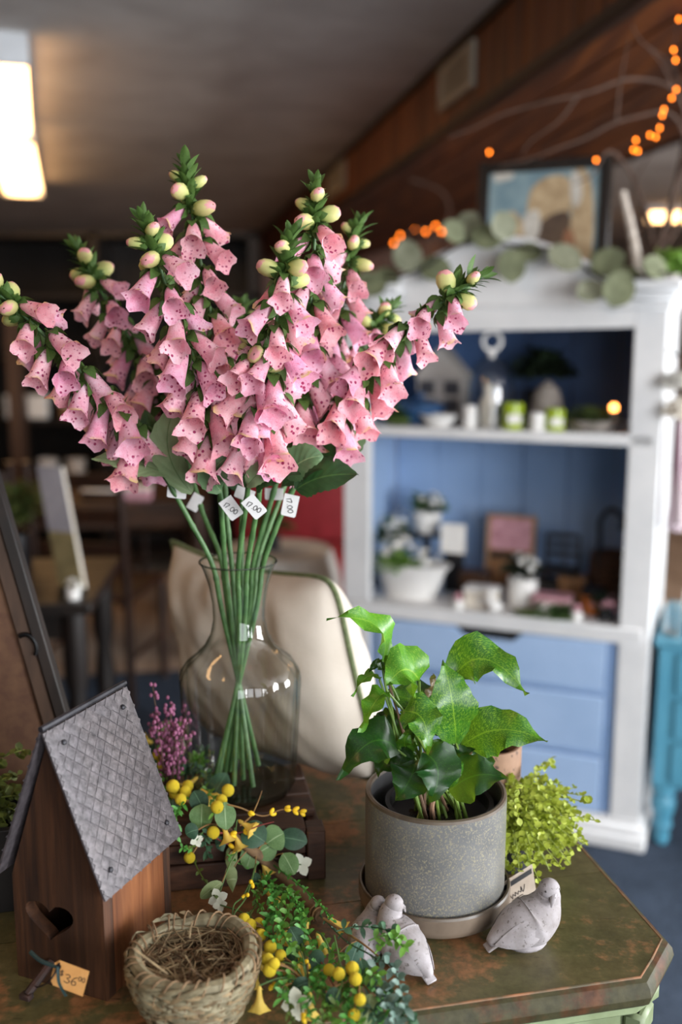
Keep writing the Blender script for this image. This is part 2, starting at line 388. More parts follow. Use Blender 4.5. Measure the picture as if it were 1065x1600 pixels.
hb('drawer_surround', (0.085, 0.02, 0.09), (0.115, 0.03, 0.622), M_HBD, 0); hb('drawer_surround', (HW-0.115, 0.02, 0.09), (HW-0.085, 0.03, 0.622), M_HBD, 0)
for z in (0.455, 0.265): hb('drawer_rail', (0.115, 0.016, z), (HW-0.115, 0.03, z+0.014), M_HBD, 0)
for i, (z0, z1) in enumerate(((0.471, 0.618), (0.281, 0.453), (0.093, 0.263))):
    if i == 0:
        c0, c1 = 0.36, 0.57
        poly = [(0.118, z0), (HW-0.118, z0), (HW-0.118, z1), (c1, z1), (c1-0.03, z1-0.028), (c0+0.03, z1-0.028), (c0, z1), (0.118, z1)]
        d = MB(HM).prism(poly, 0.0, 0.02).build('drawer', M_HB, hut, True, 0.003)
        MB(HM).box((c0, 0.021, z1-0.04), (c1, 0.03, z1)).build('hand_hole', M_BLACK, d, False)  # black block behind the notch stands in for the shade inside the drawer
    else: hb('drawer', (0.118, 0.0, z0), (HW-0.118, 0.02, z1), M_HB, 0.004)
# cornice: stepped mouldings broken forward over each post, arch board between
for x0, x1 in ((-0.02, 0.17), (HW-0.17, HW+0.02)):
    hb('cornice', (x0+0.02, -0.01, 1.555), (x1-0.02 if x1 < HW/2 else x1-0.012, HD, 1.578), M_HW, 0.004)
    hb('cornice', (x0+0.01, -0.025, 1.578), (x1-0.01 if x1 < HW/2 else x1+0.005, HD+0.01, 1.605), M_HW, 0.01)
    hb('cornice', (x0, -0.045, 1.605), (x1+0.015, HD+0.02, 1.634), M_HW, 0.006)
def archz(x):
    q = abs(x-HW/2)/(HW/2); return 1.60 + 0.145*(0.5+0.5*math.cos(math.pi*min(1, q/0.92)))**0.8
xs = [0.15+(HW-0.3)*i/28 for i in range(29)]
MB(HM).prism([(x, archz(x)) for x in xs]+[(HW-0.15, 1.56), (0.15, 1.56)], 0.002, 0.025).build('arch_board', M_HW, hut, True)
MB(HM).tube([(x, 0.008, archz(x)+0.004) for x in xs], 0.014, 8).build('arch_moulding', M_HW, hut, True)
MB(HM).tube([(0.17+0.05*i, 0.0, 1.565) for i in range(13)], 0.006, 6).build('rail_bead', M_HW, hut, True)

# ------------------------------------------------------------------ helpers for small shop goods
M_CER = pm('#dcd9d6', '#e9e7e4', 9, 0.35, name='white_ceramic'); M_CREAM = pm('#cfc6b8', '#ddd5c8', 9, 0.6, name='cream')
M_LIME = pm('#8fa41d', '#a6b92c', 9, 0.3, name='lime_glass'); M_GREYST = pm('#7d766f', '#989089', 30, 0.8, bump=0.2, name='grey_stoneware')
M_GREEN = pm('#27401c', '#4e7030', 60, 0.6, name='leaf_green', trans=0.15); M_DKGREEN = pm('#0f1a0e', '#22331b', 60, 0.6, name='dark_leaf_green')
M_LTGREEN = pm('#5f8a32', '#8db24e', 60, 0.6, name='light_leaf_green', trans=0.2)
M_MOSS = pm('#2c3a15', '#54672a', 150, 0.95, bump=0.6, name='moss'); M_PINK = pm('#a8757f', '#c796a0', 40, 0.7, name='dusty_pink')
M_PINKM = pm('#7a3f5c', '#965a7a', 40, 0.7, name='heather_pink'); M_WPETAL = pm('#d8d6cf', '#f0eeea', 60, 0.6, name='white_petal', trans=0.2)
M_KRAFT = pm('#7a5638', '#8f6846', 60, 0.85, name='kraft_board'); M_NAVYC = pm('#1f3a5c', '#2e527c', 7, 0.25, name='navy_ceramic')
M_DKWOOD = wood('#0a0604', '#150c07', '#22150c', 20, 'Z', 0.5, 0.15, 'dark_wood'); M_MIDWOOD = wood('#1f1008', '#36200f', '#4c2b16', 20, 'X', 0.45, 0.15, 'mid_wood')
M_IRON = pm('#131316', '#1e1e22', 20, 0.5, metal=0.3, name='black_iron'); M_PAPER = pm('#d9d6d2', '#e6e3df', 30, 0.8, name='paper')
M_STEMG = pm('#3e5a2a', '#56753c', 40, 0.6, name='stem_green'); M_SOIL = pm('#120d09', '#2a1e15', 120, 0.95, bump=0.6, name='soil')
M_CLOCHE = thin_glass('cloche_glass', '#fcfdfd', 0.05, 0.5, 3.0); M_ORANGE = pm('#a8591f', '#c87730', 30, 0.6, name='amber')
M_TEAL = pm('#4a8ca6', '#5c9fb8', 4, 0.45, bump=0.05, name='teal_paint'); M_DRIFT = pm('#a89c90', '#cfc6bb', 60, 0.8, bump=0.3, name='driftwood')
def hz(px, depth, z):                                   # world point on a hutch shelf under pixel column px
    lo, hi = 300, 1300
    for _ in range(40):
        mid = (lo+hi)/2
        if hp(px, mid, depth).z > z-0.006: lo = mid
        else: hi = mid
    p = hp(px, (lo+hi)/2, depth); return HM @ V((p.x, depth, z-0.006))
def turned(name, label, cat, p, prof, mt, n=20, group=None):
    return MB(Matrix.Translation(p)).lathe(prof, n, close=False).build(name, mt, label=label, cat=cat, org=p, group=group)
def jar_prof(r, h, wall=0.12, neck=None):
    return [(0.001, 0), (r*0.94, 0), (r, h*0.05), (r, h*0.9), (r*0.97, h), (r*(1-wall), h), (r*(1-wall), h*0.75), (0.001, h*0.74)]
def bowl_prof(r, h, foot=0.55):
    return [(0.001, 0), (r*foot, 0), (r*(foot+0.12), h*0.15), (r*0.92, h*0.6), (r, h), (r*0.95, h), (r*0.85, h*0.6), (0.001, h*0.3)]
def tuft(name, mt, parent, c, R, n, ln, w, up=0.7, seed=0, kind='stuff', squash=1.0):      # a clump of little leaves joined into one part
    rr = random.Random(seed); mb = MB()
    for _ in range(n):
        a = rr.uniform(0, 6.283); e = rr.uniform(0.05, 1)*up
        d = V((math.cos(a)*(1-e*0.6), math.sin(a)*(1-e*0.6), e)).normalized()
        b = V(c)+V((d.x*R*rr.uniform(0,0.7), d.y*R*rr.uniform(0,0.7), d.z*R*squash*rr.uniform(0,0.8))); l = ln*rr.uniform(0.6, 1.2)
        mb.leaf(b, b+d*l*0.55+V((0,0,l*0.08)), b+d*l+V((0,0,-l*0.15)), w*rr.uniform(0.7,1.2), V((rr.uniform(-.4,.4), rr.uniform(-.6,.2), 1)), 4, 3)
    return mb.build(name, mt, parent, kind=kind)
def blossoms(mt, parent, c, R, n, r, seed=0, name='blossom', up=0.5):
    rr = random.Random(seed); mb0 = MB()
    for k in range(5):
        a = k*1.2566; mb0.leaf((0,0,0), (math.cos(a)*.5, math.sin(a)*.5, .12), (math.cos(a), math.sin(a), .35), 0.75, (0,0,1), 4, 3)
    me = mb0.mesh('blossom'); me.materials.append(mt)
    for _ in range(n):
        d = V((rr.gauss(0,1), rr.gauss(0,1)-0.5, abs(rr.gauss(0,1))*0.8+up)).normalized(); p = V(c)+d*R*rr.uniform(0.75,1.05)
        inst(name, me, parent, frame_z(d, V((0.1,0.9,0.2)), p, r))
S1, S2 = 1.224, 0.675        # world heights of the two shelf tops

# ------------------------------------------------------------------ upper shelf goods
p = hz(692, 0.26, S1); hs = thing('house_lantern', 'grey white house-shaped lantern at the back of the upper shelf', 'lantern', p)
M_ = RZ(-22, p)
MB(M_).box((-0.075, -0.05, 0), (0.075, 0.05, 0.14)).build('body', pm('#8d8784', '#a19b97', 9, 0.7, name='weathered_white'), hs, True, 0.003)
MB(M_).prism([(-0.085, 0.138), (0.085, 0.138), (0, 0.235)], -0.055, 0.055).build('roof', pm('#97908b', '#aaa39d', 9, 0.7, name='weathered_roof'), hs, True, 0.003)
for x in (-0.04, 0.04):
    for z in (0.03, 0.085): MB(M_).box((x-0.024, -0.052, z), (x+0.024, -0.0495, z+0.042)).build('window', pm('#3a3a40', None, 9, 0.3, name='lantern_dark'), hs, False)
p = hz(655, 0.12, S1); b_ = thing('casserole', 'navy blue round casserole dish with lid on the upper shelf', 'casserole', p)
MB(Matrix.Translation(p)).lathe([(0.001,0),(0.06,0),(0.078,0.02),(0.08,0.05),(0.001,0.051)], 24).build('pot', M_NAVYC, b_)
MB(Matrix.Translation(p)).lathe([(0.083,0.05),(0.08,0.058),(0.045,0.075),(0.012,0.08),(0.012,0.09),(0.016,0.097),(0.001,0.1)], 24).build('lid', M_NAVYC, b_)
p = hz(623, 0.05, S1); ms = thing('moss_ball', 'mossy green patch at the left of the upper shelf', 'moss', p)
MB(Matrix.Translation(p)).ball((0,0,0.018), 0.032, 12, (1.5,0.8,0.6)).build('mound', M_MOSS, ms); tuft('sprigs', M_GREEN, ms, p+V((0,0,0.02)), 0.05, 160, 0.026, 0.011, seed=4)
p = hz(684, 0.04, S1)
MB(RZ(-22, p)).lathe([(0.001,0),(0.03,0),(0.036,0.005),(0.055,0.03),(0.06,0.036),(0.056,0.036),(0.03,0.008),(0.001,0.008)], 24, Matrix.Diagonal((1,0.6,1,1))).build('oval_dish', M_CER, label='white oval dish at the front of the upper shelf', cat='dish', org=p)
p = hz(765, 0.12, S1); cl = thing('glass_cloche', 'clear glass bell cloche with ring handle over a white bottle', 'cloche', p)
MB(Matrix.Translation(p)).lathe([(0.068,0),(0.068,0.11),(0.062,0.15),(0.045,0.185),(0.02,0.2),(0.012,0.205)], 28).build('dome', M_CLOCHE, cl)
MB(Matrix.Translation(p)).ball((0,0,0.213), 0.012, 10).build('knob', M_CER, cl)
MB(Matrix.Translation(p) @ Matrix.Rotation(rad(90),4,'X')).ring((0,0.252,0), 0.027, 0.006, 24).build('ring_handle', M_CER, cl)
p = hz(761, 0.105, S1)
turned('bottle', 'white bottle standing under the glass cloche', 'bottle', p, [(0.001,0),(0.024,0),(0.027,0.006),(0.027,0.07),(0.02,0.085),(0.012,0.095),(0.012,0.115),(0.015,0.118),(0.015,0.126),(0.001,0.127)], M_CREAM)
p = hz(733, 0.04, S1); turned('pillar_candle', 'short white pillar candle left of the cloche', 'candle', p, [(0.001,0),(0.019,0),(0.02,0.003),(0.02,0.062),(0.017,0.066),(0.001,0.062)], M_CER)
for px, dp, nm, lb, mt, r, h in ((800, 0.05, 'jar_candle', 'lime green glass jar candle right beside the cloche', M_LIME, 0.032, 0.075), (838, 0.03, 'jar_candle', 'small white cup candle between two lime jars', M_CER, 0.022, 0.05), (866, 0.05, 'jar_candle', 'lime green glass jar candle beside the grey beehive jar', M_LIME, 0.028, 0.062)):
    p = hz(px, dp, S1); t = thing(nm, lb, 'candle', p)
    MB(Matrix.Translation(p)).lathe(jar_prof(r, h), 20).build('jar', mt, t); MB(Matrix.Translation(p)).lathe([(0.001,0.001),(r*0.85,0.001),(r*0.85,h*0.7),(0.001,h*0.72)], 16).build('wax', M_CREAM, t)
    MB(Matrix.Translation(p)).box((-r*0.6,-r*1.03,h*0.25),(r*0.6,-r*0.93,h*0.6)).build('paper_label', M_PAPER, t, False)
p = hz(853, 0.20, S1)
turned('beehive_jar', 'grey stoneware beehive-shaped jar on the upper shelf', 'jar', p, [(0.001,0),(0.045,0),(0.05,0.01),(0.047,0.02),(0.052,0.03),(0.048,0.045),(0.05,0.055),(0.044,0.07),(0.046,0.08),(0.036,0.095),(0.037,0.105),(0.022,0.12),(0.012,0.13),(0.001,0.135)], M_GREYST)
p = hz(842, 0.33, S1); t = thing('trailing_plant', 'dark trailing plant in a tall pot at the back of the upper shelf', 'plant', p)
MB(Matrix.Translation(p)).lathe(jar_prof(0.05, 0.10), 20).build('pot', M_IRON, t); tuft('foliage', M_DKGREEN, t, p+V((0,-0.03,0.14)), 0.11, 220, 0.06, 0.026, seed=9)
p = hz(925, 0.10, S1); t = thing('succulent_bowl', 'low bowl of succulents and moss at the right of the upper shelf', 'succulents', p)
MB(Matrix.Translation(p)).lathe(bowl_prof(0.075, 0.03, 0.7), 24).build('bowl', M_GREYST, t); tuft('foliage', M_MOSS, t, p+V((0,0,0.025)), 0.08, 240, 0.036, 0.018, seed=5, squash=0.6)
p = hz(957, 0.09, S1)+V((0,0,0.055)); t = thing('tealight', 'tiny glowing amber tea light among the succulents', 'tea light', p)
MB(Matrix.Translation(p)).ball((0,0,0.012), 0.011, 12).build('flame_bulb', emit('tealight_glow', '#ff9a4a', 9), t); MB(Matrix.Translation(p)).lathe([(0.001,-0.03),(0.008,-0.03),(0.01,0.003),(0.001,0.004)], 12).build('holder', M_GREYST, t)

# ------------------------------------------------------------------ lower shelf goods
def oval_tub(name, label, p, rx, ry, h, mt):
    t = thing(name, label, 'planter', p)
    MB(RZ(-22, p)).lathe([(0.001,0.004),(0.6,0.004),(0.62,0),(0.70,h*0.3),(0.86,h*0.8),(1.0,h),(0.96,h*1.01),(0.82,h*0.78),(0.001,h*0.7)], 28, Matrix.Diagonal((rx,ry,1,1))).build('tub', mt, t); return t
p = hz(641, 0.10, S2); t = oval_tub('boat_planter', 'white boat-shaped planter with white flowers on the lower shelf', p, 0.132, 0.07, 0.11, M_CER)
tuft('foliage', M_LTGREEN, t, p+V((-0.045,0,0.09)), 0.07, 110, 0.05, 0.018, seed=3); blossoms(M_WPETAL, t, p+V((-0.04,0,0.13)), 0.075, 16, 0.016, 2)
blossoms(M_WPETAL, t, p+V((0.05,0,0.11)), 0.04, 7, 0.014, 3)
p = hz(665, 0.27, S2); t = thing('potted_flowers', 'small white pot of pale flowers on a dark stand behind the planter', 'potted flowers', p)
MB(Matrix.Translation(p)).lathe([(0.001,0),(0.05,0),(0.05,0.008),(0.012,0.012),(0.012,0.16),(0.05,0.166),(0.05,0.176),(0.001,0.177)], 20).build('stand', M_IRON, t)
MB(Matrix.Translation(p+V((0,0,0.177)))).lathe(bowl_prof(0.05, 0.07, 0.6), 20).build('pot', M_CER, t); tuft('foliage', M_GREEN, t, p+V((0,0,0.25)), 0.06, 90, 0.05, 0.016, seed=6); blossoms(M_WPETAL, t, p+V((0,0,0.26)), 0.06, 10, 0.013, 8)
p = hz(612, 0.28, S2); t = thing('flower_bunch', 'leafy bunch of white flowers at the left of the lower shelf', 'flowers', p)
MB(Matrix.Translation(p)).lathe(jar_prof(0.04, 0.10), 18).build('vase', M_CER, t); tuft('foliage', M_GREEN, t, p+V((0,0,0.13)), 0.08, 110, 0.06, 0.02, seed=12); blossoms(M_WPETAL, t, p+V((0.01,0,0.17)), 0.07, 16, 0.014, 13)
p = hz(706, 0.20, S2); t = thing('card_holder', 'small white card propped on a dark stand', 'card', p)
MB(RZ(-22, p)).box((-0.04,-0.004,0.13),(0.04,0.0,0.225)).build('card', M_PAPER, t, False); MB(RZ(-22, p)).box((-0.03,0.004,0),(0.03,0.03,0.16)).build('stand', M_IRON, t, True, 0.002)
p = hz(793, 0.30, S2); t = thing('framed_print', 'brown framed print leaning at the back of the lower shelf', 'framed print', p); M_ = RZ(-22, p) @ Matrix.Rotation(rad(-8),4,'X')
MB(M_).box((-0.075,0,0),(0.075,0.012,0.24)).build('board', M_KRAFT, t, False)
for a in ((-0.08,-0.006,0,-0.068,0.012,0.245),(0.068,-0.006,0,0.08,0.012,0.245),(-0.068,-0.006,0,0.068,0.012,0.012),(-0.068,-0.006,0.233,0.068,0.012,0.245)): MB(M_).box(a[:3],a[3:]).build('frame_bar', pm('#8a6a4c','#a07f60',30,0.7,name='pale_frame'), t, False)
MB(M_).box((-0.068,-0.0015,0.10),(0.068,-0.0005,0.12)).build('print_band', M_DKWOOD, t, False); MB(M_).box((-0.068,-0.0015,0.13),(0.068,-0.0005,0.233)).build('print_sky', M_PINK, t, False)
p = hz(815, 0.12, S2); t = thing('potted_flowers', 'white tin of small white flowers in front of the print', 'potted flowers', p)
MB(Matrix.Translation(p)).lathe(jar_prof(0.045, 0.09), 20).build('tin', M_CER, t); tuft('foliage', M_DKGREEN, t, p+V((0,0,0.10)), 0.06, 100, 0.045, 0.018, seed=21); blossoms(M_WPETAL, t, p+V((0,0,0.11)), 0.055, 12, 0.013, 22)
def mini_chair(p, label, M_, mt):
    t = thing('miniature_chair', label, 'miniature chair', p)
    for x in (-0.05, 0.05):
        MB(M_).box((x-0.005,-0.05,0),(x+0.005,-0.04,0.09)).build('leg', mt, t, False); MB(M_).box((x-0.005,0.04,0),(x+0.005,0.05,0.2)).build('leg', mt, t, False)
    MB(M_).box((-0.058,-0.055,0.09),(0.058,0.055,0.1)).build('seat', mt, t, True, 0.002)
    for z in (0.13, 0.16, 0.19): MB(M_).box((-0.045,0.042,z),(0.045,0.048,z+0.014)).build('slat', mt, t, False)
p = hz(872, 0.24, S2); mini_chair(p, 'dark wooden miniature chair on the lower shelf', RZ(-22, p), M_DKWOOD)
for px, dp, nm, lb, a, b, c, mt in ((752, 0.07, 'gift_box', 'cream gift box with round white sticker on the lower shelf', 0.10, 0.06, 0.05, M_CREAM), (862, 0.09, 'gift_box', 'pale pink boxed set lying on the lower shelf', 0.11, 0.07, 0.04, pm('#b9a09f','#cdb6b4',20,0.7,name='blush'))):
    p = hz(px, dp, S2); t = thing(nm, lb, 'box', p); M_ = RZ(-22, p)
    MB(M_).box((-a/2,-b/2,0),(a/2,b/2,c)).build('base', mt, t, True, 0.003); MB(M_).box((-a/2-0.002,-b/2-0.002,c),(a/2+0.002,b/2+0.002,c+0.014)).build('lid', M_CER if px < 800 else M_PINK, t, True, 0.003)
    MB(M_ @ Matrix.Translation((0.01,-b/2-0.0015,c/2)) @ Matrix.Rotation(rad(90),4,'X')).lathe([(0.001,0),(0.016,0),(0.016,0.001),(0.001,0.001)], 16).build('sticker', M_PAPER, t)
p = hz(772, 0.02, S2); t = thing('rabbit_figurine', 'small white rabbit figurine at the front of the lower shelf', 'figurine', p)
MB(Matrix.Translation(p)).ball((0,0,0.02),0.02,12,(1.2,1,1)).ball((-0.016,-0.004,0.042),0.013,12).build('body', M_CER, t)
for s_ in (-1,1): MB(Matrix.Translation(p)).ball((-0.014,s_*0.006,0.064),0.005,8,(1,0.7,2.6)).build('ear', M_CER, t)
p = hz(850, 0.025, S2); t = thing('moss_runner', 'strip of moss and tiny flowers along the lower shelf edge', 'moss', p)
MB(RZ(-22, p)).ball((0,0,0.008),0.02,14,(5.0,1.1,0.7)).build('mound', M_MOSS, t); tuft('sprigs', M_GREEN, t, p+V((0.03,-0.005,0.012)), 0.085, 260, 0.028, 0.011, seed=31, squash=0.3); blossoms(M_WPETAL, t, p+V((0,0,0.005)), 0.035, 7, 0.01, 33)
p = hz(925, 0.12, S2); t = thing('amber_jar', 'amber glass jar with dark lid beside the moss', 'jar', p)
MB(Matrix.Translation(p)).lathe(jar_prof(0.032,0.06),18).build('jar', M_ORANGE, t); MB(Matrix.Translation(p)).lathe([(0.034,0.058),(0.034,0.078),(0.001,0.08)],18).build('lid', M_IRON, t)
p = hz(945, 0.06, S2); t = thing('heather_sprig', 'pink heather sprigs at the right of the lower shelf', 'heather', p)
MB(Matrix.Translation(p)).lathe(jar_prof(0.022,0.03),14).build('pot', M_IRON, t); tuft('foliage', M_DKGREEN, t, p+V((0,0,0.04)), 0.05, 80, 0.04, 0.012, seed=41); blossoms(M_PINK, t, p+V((0,0,0.03)), 0.05, 18, 0.009, 42)
M_WICK = wood('#2a1a10', '#4a3020', '#6a4830', 40, 'X', 0.8, 0.5, 'wicker')
p = hz(950, 0.30, S2); t = thing('wicker_basket', 'brown wicker basket at the right end of the lower shelf', 'basket', p)
for i in range(9): MB(Matrix.Translation(p)).ring((0,0,0.009+0.017*i), 0.05+0.010*math.sin(i*0.35), 0.0085, 24, 8).build('coil', M_WICK, t)
MB(Matrix.Translation(p)).lathe([(0.001,0.001),(0.045,0.001),(0.05,0.14),(0.047,0.14),(0.001,0.02)], 20).build('lining', M_WICK, t)
for px, dp, w_, d_, h_, lb, mt in ((838, 0.20, 0.12, 0.08, 0.07, 'dark keepsake box behind the white tin', M_DKWOOD), (893, 0.22, 0.08, 0.06, 0.085, 'brown kraft gift box beside the amber jar', M_KRAFT), (742, 0.16, 0.09, 0.07, 0.09, 'brown wooden crate box behind the cream gift box', M_MIDWOOD)):
    p = hz(px, dp, S2); t = thing('keepsake_box', lb, 'box', p); M_ = RZ(-22, p); MB(M_).box((-w_/2,-d_/2,0),(w_/2,d_/2,h_*0.78)).build('base', mt, t, True, 0.003); MB(M_).box((-w_/2-.002,-d_/2-.002,h_*0.78),(w_/2+.002,d_/2+.002,h_)).build('lid', mt, t, True, 0.003)
p = hz(932, 0.25, S2); t = thing('iron_lantern_hook', 'black iron shepherd hook on a round foot, lower shelf', 'hook', p)
MB(Matrix.Translation(p)).lathe([(0.001,0),(0.045,0),(0.045,0.008),(0.001,0.01)],18).build('foot', M_IRON, t)
MB(RZ(-22, p)).tube(spline([(0,0,0),(0,0,0.2),(0.0,0,0.26),(0.03,0,0.295),(0.065,0,0.27),(0.06,0,0.235)]),0.008,8).build('hook', M_IRON, t)
for px, dp, lb in ((715, 0.02, 'tiny pink rosebud trinket beside the boat planter'), (900, 0.03, 'tiny pink trinket box near the amber jar')):
    p = hz(px, dp, S2); t = thing('trinket', lb, 'trinket', p); MB(Matrix.Translation(p)).lathe([(0.001,0),(0.016,0),(0.018,0.02),(0.016,0.026),(0.001,0.03)],14).build('dish', M_CER, t); MB(Matrix.Translation(p)).ball((0,0,0.036),0.013,10).build('bud', M_PINK, t)

# ------------------------------------------------------------------ on top of the hutch
TOP = 1.601
def hl(x, y, z): return HM @ V((x, y, z-0.006))
pl = hp(752, 300, 0.33); pr = hp(950, 300, 0.33)
zt = (HM @ hp(850, 250, 0.30)).z; xl, xr = pl.x, pr.x
p = hl((xl+xr)/2, 0.30, TOP); t = thing('cow_painting', 'framed painting of a cow and calf in dark wood frame on the hutch', 'painting', p)
W2 = (xr-xl)/2; HT = zt-TOP; PM_ = RZ(-22, p) @ Matrix.Rotation(rad(-5),4,'X')
MB(PM_).box((-W2+0.02,0.0,0.02),(W2-0.02,0.012,HT-0.02)).build('canvas', pm('#6f8892','#8fa4a8',14,0.8,name='painted_sky'), t, False)
for a in ((-W2-0.01,-0.01,0,-W2+0.025,0.018,HT+0.01),(W2-0.025,-0.01,0,W2+0.01,0.018,HT+0.01),(-W2+0.025,-0.01,0,W2-0.025,0.018,0.03),(-W2+0.025,-0.01,HT-0.025,W2-0.025,0.018,HT+0.01)): MB(PM_).box(a[:3],a[3:]).build('frame_bar', M_DKWOOD, t, True, 0.004)
def blob(pts, mt, dz, name):
    mb = MB(PM_); cpts = spline([(x*W2, 0, 0.0+z*HT) for x, z in pts]+[(pts[0][0]*W2, 0, pts[0][1]*HT)], 5)[:-1]
    mb.prism([(c.x, c.z) for c in cpts], -dz, 0.0); mb.build(name, mt, t, False)
C_T, C_D, C_B, C_W = pm('#a58c6a','#c2ab88',30,0.8,name='paint_tan'), pm('#4a3a30','#63503f',30,0.8,name='paint_umber'), pm('#8a5c42','#a87a5a',30,0.8,name='paint_sienna'), pm('#b9b4aa','#cfcac0',30,0.8,name='paint_pale')
blob([(-0.9,0.12),(-0.9,0.38),(-0.3,0.42),(0.4,0.4),(0.85,0.35),(0.85,0.12)], pm('#5f6653','#7a7f66',20,0.9,name='paint_field'), 0.0008, 'painted_field')
blob([(-0.25,0.55),(-0.2,0.8),(0.1,0.9),(0.4,0.86),(0.42,0.6),(0.2,0.42),(-0.1,0.42)], C_T, 0.0014, 'painted_back')
blob([(-0.12,0.52),(0.15,0.62),(0.42,0.62),(0.5,0.38),(0.4,0.2),(0.0,0.22)], C_D, 0.0020, 'painted_shadow')
blob([(0.42,0.86),(0.55,0.95),(0.72,0.86),(0.8,0.6),(0.78,0.3),(0.55,0.16),(0.4,0.3),(0.46,0.6)], C_T, 0.0026, 'painted_cow')
blob([(0.42,0.92),(0.56,0.9),(0.6,0.74),(0.52,0.66),(0.44,0.74)], C_W, 0.0032, 'painted_face')
blob([(0.3,0.28),(0.38,0.5),(0.52,0.46),(0.54,0.26),(0.42,0.15)], C_B, 0.0032, 'painted_flank')
blob([(-0.75,0.55),(-0.5,0.66),(-0.3,0.58),(-0.1,0.5),(-0.2,0.38),(-0.5,0.4)], C_T, 0.0020, 'painted_calf')
blob([(-0.3,0.62),(-0.08,0.66),(-0.02,0.52),(-0.14,0.42),(-0.28,0.5)], C_W, 0.0026, 'painted_calf_face')
blob([(-0.6,0.4),(-0.4,0.42),(-0.36,0.14),(-0.55,0.12)], C_W, 0.0026, 'painted_leg'); blob([(-0.34,0.4),(-0.2,0.4),(-0.22,0.14),(-0.32,0.14)], C_T, 0.0026, 'painted_leg')
blob([(-0.8,0.96),(-0.55,0.97),(-0.5,0.9),(-0.78,0.88)], C_W, 0.0014, 'painted_cloud')
# eucalyptus garland draped along the arch
p = hl(0.5, 0.02, 1.76); t = thing('eucalyptus_garland', 'eucalyptus garland with round grey-green leaves along the hutch top', 'garland', p)
M_EUC = pm('#5c6146','#767b5c',30,0.7,name='dusty_eucalyptus', trans=0.15); M_EUC2 = pm('#74765f','#8f917a',30,0.7,name='pale_eucalyptus', trans=0.15)
gx = [0.06+0.86*i/12 for i in range(13)]
gp = [hl(x, -0.05+0.012*math.sin(i*2.1), max(archz(x) if 0.13 < x < HW-0.13 else 0, 1.64)+0.004+0.012*math.sin(i*1.7)) for i, x in enumerate(gx)]
MB().tube(spline(gp,4), 0.004, 6).build('vine', M_DKWOOD, t)
rr = random.Random(5)
for i in range(18):
    q = gp[min(12, int(i*13/18))]; a = rr.uniform(0, 6.28); d = V((math.cos(a), -0.25, math.sin(a)*0.8-0.2)).normalized(); l = rr.uniform(0.07, 0.10)
    b = q+V((rr.uniform(-.05,.05), rr.uniform(-.02,.02), rr.uniform(-.01,.015)))
    MB().leaf(b, b+d*l*0.5, b+d*l, l*0.85, (rr.uniform(-.4,.4), -1, 0.4), 7, 5, 0.1, prof=lambda u: math.sin(math.pi*min(1,u*0.98+0.01))**0.5).build('leaf', M_EUC if i % 3 else M_EUC2, t)
# white driftwood stick leaning beside the painting
a, b = hp(1000, 436, 0.10), hp(972, 300, 0.16)
p = hl(a.x, 0.10, 1.634); t = MB().tube(spline([p, p.lerp(HM @ V((b.x, 0.16, b.z)), 0.5)+V((0.004,0,0)), HM @ V((b.x, 0.16, b.z))], 5), [0.014]*5+[0.012]*3+[0.010]*3, 10).build('driftwood_stick', M_DRIFT, label='whitewashed stick standing upright right of the cow painting', cat='stick', org=p)
p = hl(hp(1045, 430, 0.12).x, 0.12, 1.634); t = thing('potted_succulent', 'small green succulent on the right end of the hutch top', 'succulent', p)
MB(Matrix.Translation(p)).lathe(bowl_prof(0.03,0.025,0.7),16).build('pot', M_GREYST, t); tuft('foliage', M_LTGREEN, t, p+V((0,0,0.02)), 0.05, 170, 0.055, 0.02, seed=51, up=1.0); blossoms(M_LTGREEN, t, p+V((0,0,0.03)), 0.06, 18, 0.012, 52, 'rosette')
p = hl(0.05, 0.2, TOP+0.0); t = thing('willow_branches', 'curly willow branches with amber fairy lights standing above the hutch', 'branches', hl(0.95, 0.30, TOP))
rr = random.Random(3); M_TWIG = pm('#3b2a1f','#574033',40,0.8,name='twig'); M_FAIRY = emit('fairy_light', '#ff7a1c', 8)
def branch(pix, depth, r0):
    pts = [HM @ hp(x, y, depth+dd) for x, y, dd in pix]; sp = spline(pts, 6)
    sp = [q+V((noise.noise(q*9), noise.noise(q*9+V((5,0,0))), noise.noise(q*9+V((0,7,0)))))*0.012 for q in sp]
    MB().tube(sp, [r0*(1-0.75*i/(len(sp)-1)) for i in range(len(sp))], 6).build('branch', M_TWIG, t); return sp
BR = [[(1020,420,.25),(1045,330,.2),(1085,200,.15),(1100,90,.1),(1060,20,.05),(1010,-20,0)], [(1025,420,.25),(1060,280,.2),(1062,160,.1),(1000,120,.0),(900,150,-.1),(800,175,-.15),(700,215,-.2)],
      [(1022,420,.25),(1075,300,.2),(1050,180,.1),(960,190,0),(880,230,-.05),(780,260,-.1)], [(1028,420,.25),(1000,300,.2),(960,240,.1),(930,270,.05),(900,290,0)],
      [(1085,200,.15),(1050,110,.1),(1000,60,.05),(980,-10,0)], [(1062,160,.1),(1040,110,.0),(1010,70,-.05)], [(960,190,0),(970,120,-.05),(985,60,-.1)], [(900,150,-.1),(870,190,-.1),(830,215,-.1),(815,240,-.1)],
      [(1018,420,.25),(985,320,.2),(1010,250,.15),(1050,215,.1)]]
for k_, bpx in enumerate(BR): branch(bpx, 0.05, 0.007 if k_ < 4 else 0.004)
LP = [(1052,78),(1055,94),(1056,140),(1049,153),(1037,171),(1034,180),(1030,200),(1015,211),(1024,214),(993,219),(989,234),(996,236),(931,250),(764,238),(1060,30)]
